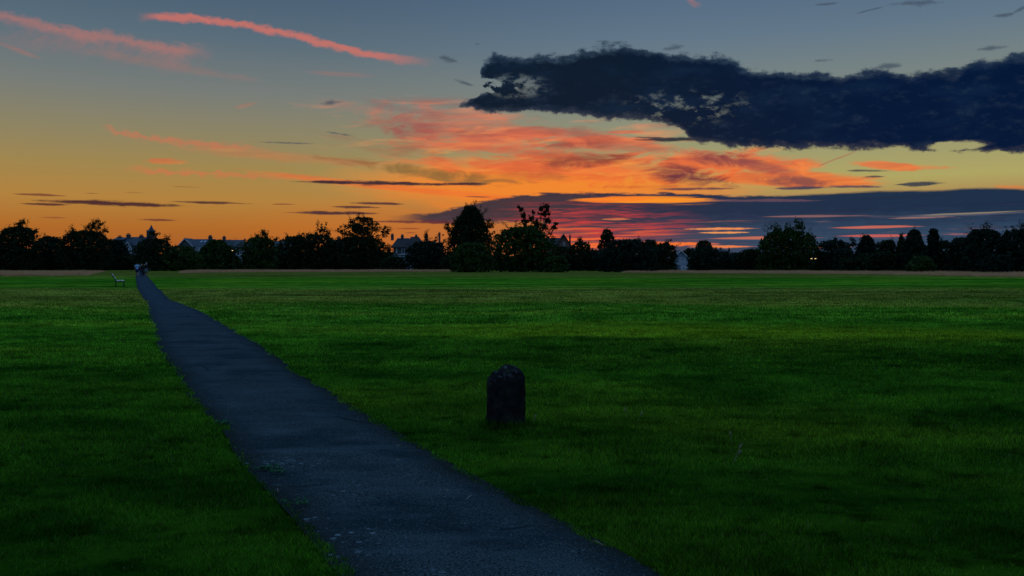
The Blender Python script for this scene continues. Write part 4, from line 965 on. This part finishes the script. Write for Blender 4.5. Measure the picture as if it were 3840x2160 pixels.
# ------------------------------------------------------------------ people
def skinned(name, joints, edges, m, parent, sub=1):
    me = bpy.data.meshes.new(name); names = list(joints); me.from_pydata([joints[n][0] for n in names], [(names.index(a), names.index(b)) for a, b in edges], [])
    o = link_mesh(name, me, None, parent)
    md = o.modifiers.new('Skin', 'SKIN'); md.use_smooth_shade = True
    if not me.skin_vertices:
        bm = bmesh.new(); bm.from_mesh(me); bm.verts.layers.skin.verify(); bm.to_mesh(me); bm.free()
    for i, n in enumerate(names):
        rr = joints[n][1]; me.skin_vertices[0].data[i].radius = (rr, rr) if not isinstance(rr, tuple) else rr
    me.skin_vertices[0].data[0].use_root = True
    sb = o.modifiers.new('Subdivision', 'SUBSURF'); sb.levels = sub; sb.render_levels = sub
    me.materials.append(m)
    return o
def person(px, D, h, label, stride, arm, top_m, bot_m, hair_m, bare_arms, bottoms, build=1.0, dx=0.0):
    X = (px-CX)/F*D; s = h/1.75; w = build
    r = empty('person', (X, D, float(und(X, D))+.02), label, 'person', 'people walking away along the path', rz=rad(22))
    r.scale = (s, s, s)
    # facing +y (away from the camera); feet on the ground
    a, b = stride
    J = {'pelvis': ((0, 0, .93), (.145*w, .10*w)), 'waist': ((0, .01, 1.08), (.125*w, .09*w)), 'chest': ((0, .01, 1.28), (.15*w, .105*w)), 'shoulders': ((0, 0, 1.42), (.10*w, .075*w)),
         'neck': ((0, .01, 1.50), .052), 'jaw': ((0, .035, 1.565), .068), 'head': ((0, .02, 1.65), (.082, .095)), 'crown': ((0, .01, 1.705), .07)}
    E = [('pelvis', 'waist'), ('waist', 'chest'), ('chest', 'shoulders'), ('shoulders', 'neck'), ('neck', 'jaw'), ('jaw', 'head'), ('head', 'crown')]
    for sd, st, ar in ((-1, a, arm[0]), (1, b, arm[1])):
        n = 'L' if sd < 0 else 'R'
        J['hip'+n] = ((sd*.09*w, 0, .88), .092*w); J['knee'+n] = ((sd*.095, st*.5+.04, .49), .058*w); J['calf'+n] = ((sd*.095, st*.75, .34), .055*w)
        lift = .05 if st < 0 else 0
        J['ankle'+n] = ((sd*.095, st, .09+lift), .036); J['heel'+n] = ((sd*.095, st-.03, .045+lift), .038); J['toe'+n] = ((sd*.11, st+.17, .032), .034)
        E += [('pelvis', 'hip'+n), ('hip'+n, 'knee'+n), ('knee'+n, 'calf'+n), ('calf'+n, 'ankle'+n), ('ankle'+n, 'heel'+n), ('ankle'+n, 'toe'+n)]
        sx = sd*.19*w
        el, wr, hd = ar
        J['sh'+n] = ((sx, 0, 1.40), .058*w); J['el'+n] = ((sx+sd*el[0], el[1], el[2]), .042*w); J['wr'+n] = ((sx+sd*wr[0], wr[1], wr[2]), .028)
        p0 = Vector(J['wr'+n][0]); dr = Vector(hd).normalized(); J['palm'+n] = (tuple(p0+dr*.07), (.036, .02))
        E += [('shoulders', 'sh'+n), ('sh'+n, 'el'+n), ('el'+n, 'wr'+n), ('wr'+n, 'palm'+n)]
        sdv = Vector((0, 1, 0)) if abs(dr.z) > .6 else Vector((0, 0, 1))
        for i, ln in enumerate((.075, .085, .08, .062)):
            o = sdv*((i-1.5)*.019); q = Vector(J['palm'+n][0])
            J['f%d' % i+n] = (tuple(q+dr*.035+o), .0095); J['g%d' % i+n] = (tuple(q+dr*(.035+ln*.55)+o+Vector((-sd*.01, 0, 0))), .0085); J['t%d' % i+n] = (tuple(q+dr*(.03+ln)+o+Vector((-sd*.026, 0, 0))), .007)
            E += [('palm'+n, 'f%d' % i+n), ('f%d' % i+n, 'g%d' % i+n), ('g%d' % i+n, 't%d' % i+n)]
        q = p0 + dr*.03
        J['u'+n] = (tuple(q+sdv*.038+dr*.01), .011); J['v'+n] = (tuple(q+sdv*.055+dr*.045), .009); E += [('wr'+n, 'u'+n), ('u'+n, 'v'+n)]
    skinned('body', J, E, m_skin, r)
    def garment(name, names, edges, grow, m, over={}):
        q = {}
        for n in names:
            p, rr = J[n]; rr = rr if isinstance(rr, tuple) else (rr, rr)
            q[n] = (p, (rr[0]+grow, rr[1]+grow))
        q.update(over)
        return skinned(name, q, edges, m, r)
    tn = ['waist', 'chest', 'shoulders', 'shL', 'shR']; te = [('waist', 'chest'), ('chest', 'shoulders'), ('shoulders', 'shL'), ('shoulders', 'shR')]
    ov = {'hem': ((0, .005, .90), (.165*w, .125*w))}
    for n in 'LR':
        if bare_arms:
            p = Vector(J['sh'+n][0]).lerp(Vector(J['el'+n][0]), .72); ov['slv'+n] = (tuple(p), .062*w); te += [('sh'+n, 'slv'+n)]
        else:
            tn += ['el'+n, 'wr'+n]; te += [('sh'+n, 'el'+n), ('el'+n, 'wr'+n)]
    te += [('waist', 'hem')]
    garment('shirt' if bare_arms else 'jacket', tn, te, .018, top_m, ov)
    if bottoms in ('shorts', 'trousers'):
        bn = ['pelvis', 'hipL', 'hipR']; be = [('pelvis', 'hipL'), ('pelvis', 'hipR')]; ov = {}
        for n in 'LR':
            if bottoms == 'shorts':
                p = Vector(J['hip'+n][0]).lerp(Vector(J['knee'+n][0]), .85); ov['hem'+n] = (tuple(p), .092*w); be.append(('hip'+n, 'hem'+n))
            else:
                bn += ['knee'+n, 'calf'+n]; p = Vector(J['ankle'+n][0]); ov['hem'+n] = (tuple(p+Vector((0, 0, .02))), .06)
                be += [('hip'+n, 'knee'+n), ('knee'+n, 'calf'+n), ('calf'+n, 'hem'+n)]
        garment(bottoms, bn, be, .02, bot_m, ov)
    else:
        MB().tube([(0, 0, 1.02), (0, 0, .9), (0, .01, .70), (0, .01, .56)], [.15*w, .19*w, .22*w, .23*w], 18, True).build('skirt', bot_m, r, True)
    # hair cap and shoes
    hv = {'a': ((0, -.015, 1.60), .082), 'b': ((0, -.02, 1.665), (.098, .10)), 'c': ((0, -.01, 1.725), .075)}
    skinned('hair', hv, [('a', 'b'), ('b', 'c')], hair_m, r)
    for n in 'LR':
        p, q, t = (Vector(J[j+n][0]) for j in ('ankle', 'heel', 'toe'))
        skinned('shoe', {'a': (tuple(q), .046), 'b': (tuple((q+t)/2+Vector((0, 0, .012))), .046), 'c': (tuple(t), .042)}, [('a', 'b'), ('b', 'c')], m_shoe, r)
down = ((.03, .0, 1.14), (.05, .06, .90), (0, .1, -1)); back_s = ((.04, -.08, 1.14), (.06, -.05, .89), (0, .05, -1))
PD = 109.0
person(515, PD, 1.78, 'person in a light blue shirt and dark shorts, leftmost of the four walkers', (.22, -.20), (back_s, ((.10, .02, 1.18), (.12, .16, 1.08), (.3, 1, .1))), m_shirt, m_navy, m_hair_d, True, 'shorts', 1.12)
person(531, PD+.5, 1.64, 'person with blond hair in black jacket and long dark trousers, second walker from the left', (-.18, .22), (down, back_s), m_black, m_jean, m_hair_b, False, 'trousers', 1.0)
person(541.5, PD+2.4, 1.62, 'person with fair hair in dark clothes, half hidden behind the white haired walker', (.2, -.16), (down, down), m_black, m_black, m_hair_b, False, 'trousers', .95)
person(549, PD+.2, 1.80, 'person with white hair in black top and grey skirt, rightmost of the walkers', (.2, -.18), (down, ((.08, .02, 1.16), (.16, .12, .98), (.6, .3, -.4))), m_black, m_grey, m_hair_w, False, 'skirt', 1.0)

# ------------------------------------------------------------------ small things on the path and in the grass
def pt(x, y):
    d, X = gp(x, y); return X, d, float(und(X, d))
def straw(x, y, L, a, label, forked=False):
    X, d, z = pt(x, y); m = MB(); ca, sa = math.cos(a), math.sin(a)
    m.tube([(0, 0, .012), (ca*L*.5, sa*L*.5, .022), (ca*L, sa*L, .014)], [.0020, .0018, .001], 5)
    if forked:
        m.tube([(ca*L*.4, sa*L*.4, .02), (ca*L*.4-sa*L*.4, sa*L*.4+ca*L*.4, .03)], [.0024, .001], 5)
        m.tube([(ca*L*.5, sa*L*.5, .02), (ca*L*.3+sa*L*.4, sa*L*.3-ca*L*.4, .03)], [.0024, .001], 5)
    o = m.build('grass_straw', m_straw, None, True); o.location = (X, d, z+.008)
    tag(o, label, 'straw', 'dry straws lying on the path')
straw(1748, 1900, .11, 1.2, 'longest pale dry straw on the near right part of the path')
straw(1494, 1690, .06, 1.7, 'forked pale straw near the right path edge', True)
straw(1487, 1745, .045, .9, 'tiny pale straw below the forked one', True)
straw(1510, 1805, .07, .5, 'thin brown straw in the middle of the path')
straw(1572, 1832, .05, .8, 'short pale straw right of the path middle')
straw(1680, 1864, .04, 2.5, 'short pale straw left of the longest one')
straw(2262, 2085, .09, 2.2, 'pale straw beside the right path edge at the bottom of the photo')
straw(1043, 1868, .09, 1.9, 'pale straw leaning out of the left path edge')
def weed(x, y, label, n, sc, seed):
    X, d, z = pt(x, y); rg = random.Random(seed); m = MB()
    for i in range(n):
        cx, cy = rg.gauss(0, .06)*sc, rg.gauss(0, .05)*sc
        m.tube([(0, 0, .004), (cx, cy, .009)], [.002, .0015], 4)
        for k in range(5):
            a = rg.uniform(0, 6.28); L = rg.uniform(.03, .06)*sc; w = L*.28; ca, sa = math.cos(a), math.sin(a); zz = rg.uniform(.01, .035)
            m.add([(cx, cy, .008), (cx+ca*L*.5-sa*w, cy+sa*L*.5+ca*w, zz), (cx+ca*L, cy+sa*L, zz*.7), (cx+ca*L*.5+sa*w, cy+sa*L*.5-ca*w, zz)], [(0, 1, 2, 3)])
    o = m.build('weed_plant', m_weed, None); o.location = (X, d, z+.008)
    tag(o, label, 'weed', 'flat weeds at the path edge')
weed(1008, 1772, 'leafy green weed creeping onto the left side of the path', 9, .8, 1)
weed(1030, 1788, 'small leafy weed just right of the creeping one', 5, .6, 2)
weed(1110, 1910, 'flat green weed lower down the left path edge', 5, .6, 3)
weed(838, 1580, 'brownish weed tuft where the left path edge bulges', 6, 1.0, 4)
def seedhead(x, y, h, lean, label):
    X, d, z = pt(x, y); m = MB()
    m.tube([(0, 0, 0), (lean*.3, 0, h*.6), (lean, 0, h)], [.0014, .0013, .001], 5)
    r = empty('seeding_grass', (X, d, z), label, 'grass stalk', 'seeding grass stalks in the lawn')
    m.build('stalk', m_straw, r, True)
    q = MB()
    for i in range(14):
        a = i*2.4; t = i/14; c = (lean*(.8+.35*t), 0, h*(.86+.28*t)); e = .02*(1-.4*t)
        q.tube([c, (c[0]+math.cos(a)*e*.5, math.sin(a)*e*.5, c[2]+e*1.3)], [.0022, .0006], 4)
    q.build('seed_head', m_straw, r, True)
seedhead(2755, 1742, .13, .05, 'tall leaning seed stalk right of the stone, taller of its pair')
seedhead(2748, 1748, .09, .06, 'short leaning seed stalk just left of the tall one')
seedhead(2746, 1668, .10, -.02, 'single seed stalk further back than the leaning pair')
seedhead(2350, 1572, .10, -.02, 'left seed stalk of the far pair right of the stone')
seedhead(2390, 1590, .10, .05, 'right seed stalk of the far pair right of the stone')
seedhead(2000, 1604, .09, .02, 'pale stalk at the right foot of the stone')

# ------------------------------------------------------------------ sun (already below the horizon clouds), camera, render
sd = bpy.data.lights.new('sun', 'SUN'); sd.energy = .02; sd.angle = rad(10); sd.color = (1, .6, .35)
so = bpy.data.objects.new('sun', sd); COL.objects.link(so)
az, el = rad(4), rad(3)
dirv = Vector((math.sin(az)*math.cos(el), math.cos(az)*math.cos(el), math.sin(el)))
so.rotation_euler = dirv.to_track_quat('Z', 'Y').to_euler()
cd = bpy.data.cameras.new('camera'); co = bpy.data.objects.new('camera', cd); COL.objects.link(co)
co.location = (0, 0, CAMH); co.rotation_euler = (rad(90), 0, 0)
cd.sensor_width = 36; cd.lens = 36*F/3840; cd.shift_y = -(1080-HY)/3840; cd.clip_end = 5000; cd.clip_start = .05
scene.camera = co
scene.view_settings.view_transform = 'Standard'; scene.view_settings.look = 'None'; scene.view_settings.exposure = 0
scene.render.engine = 'CYCLES'
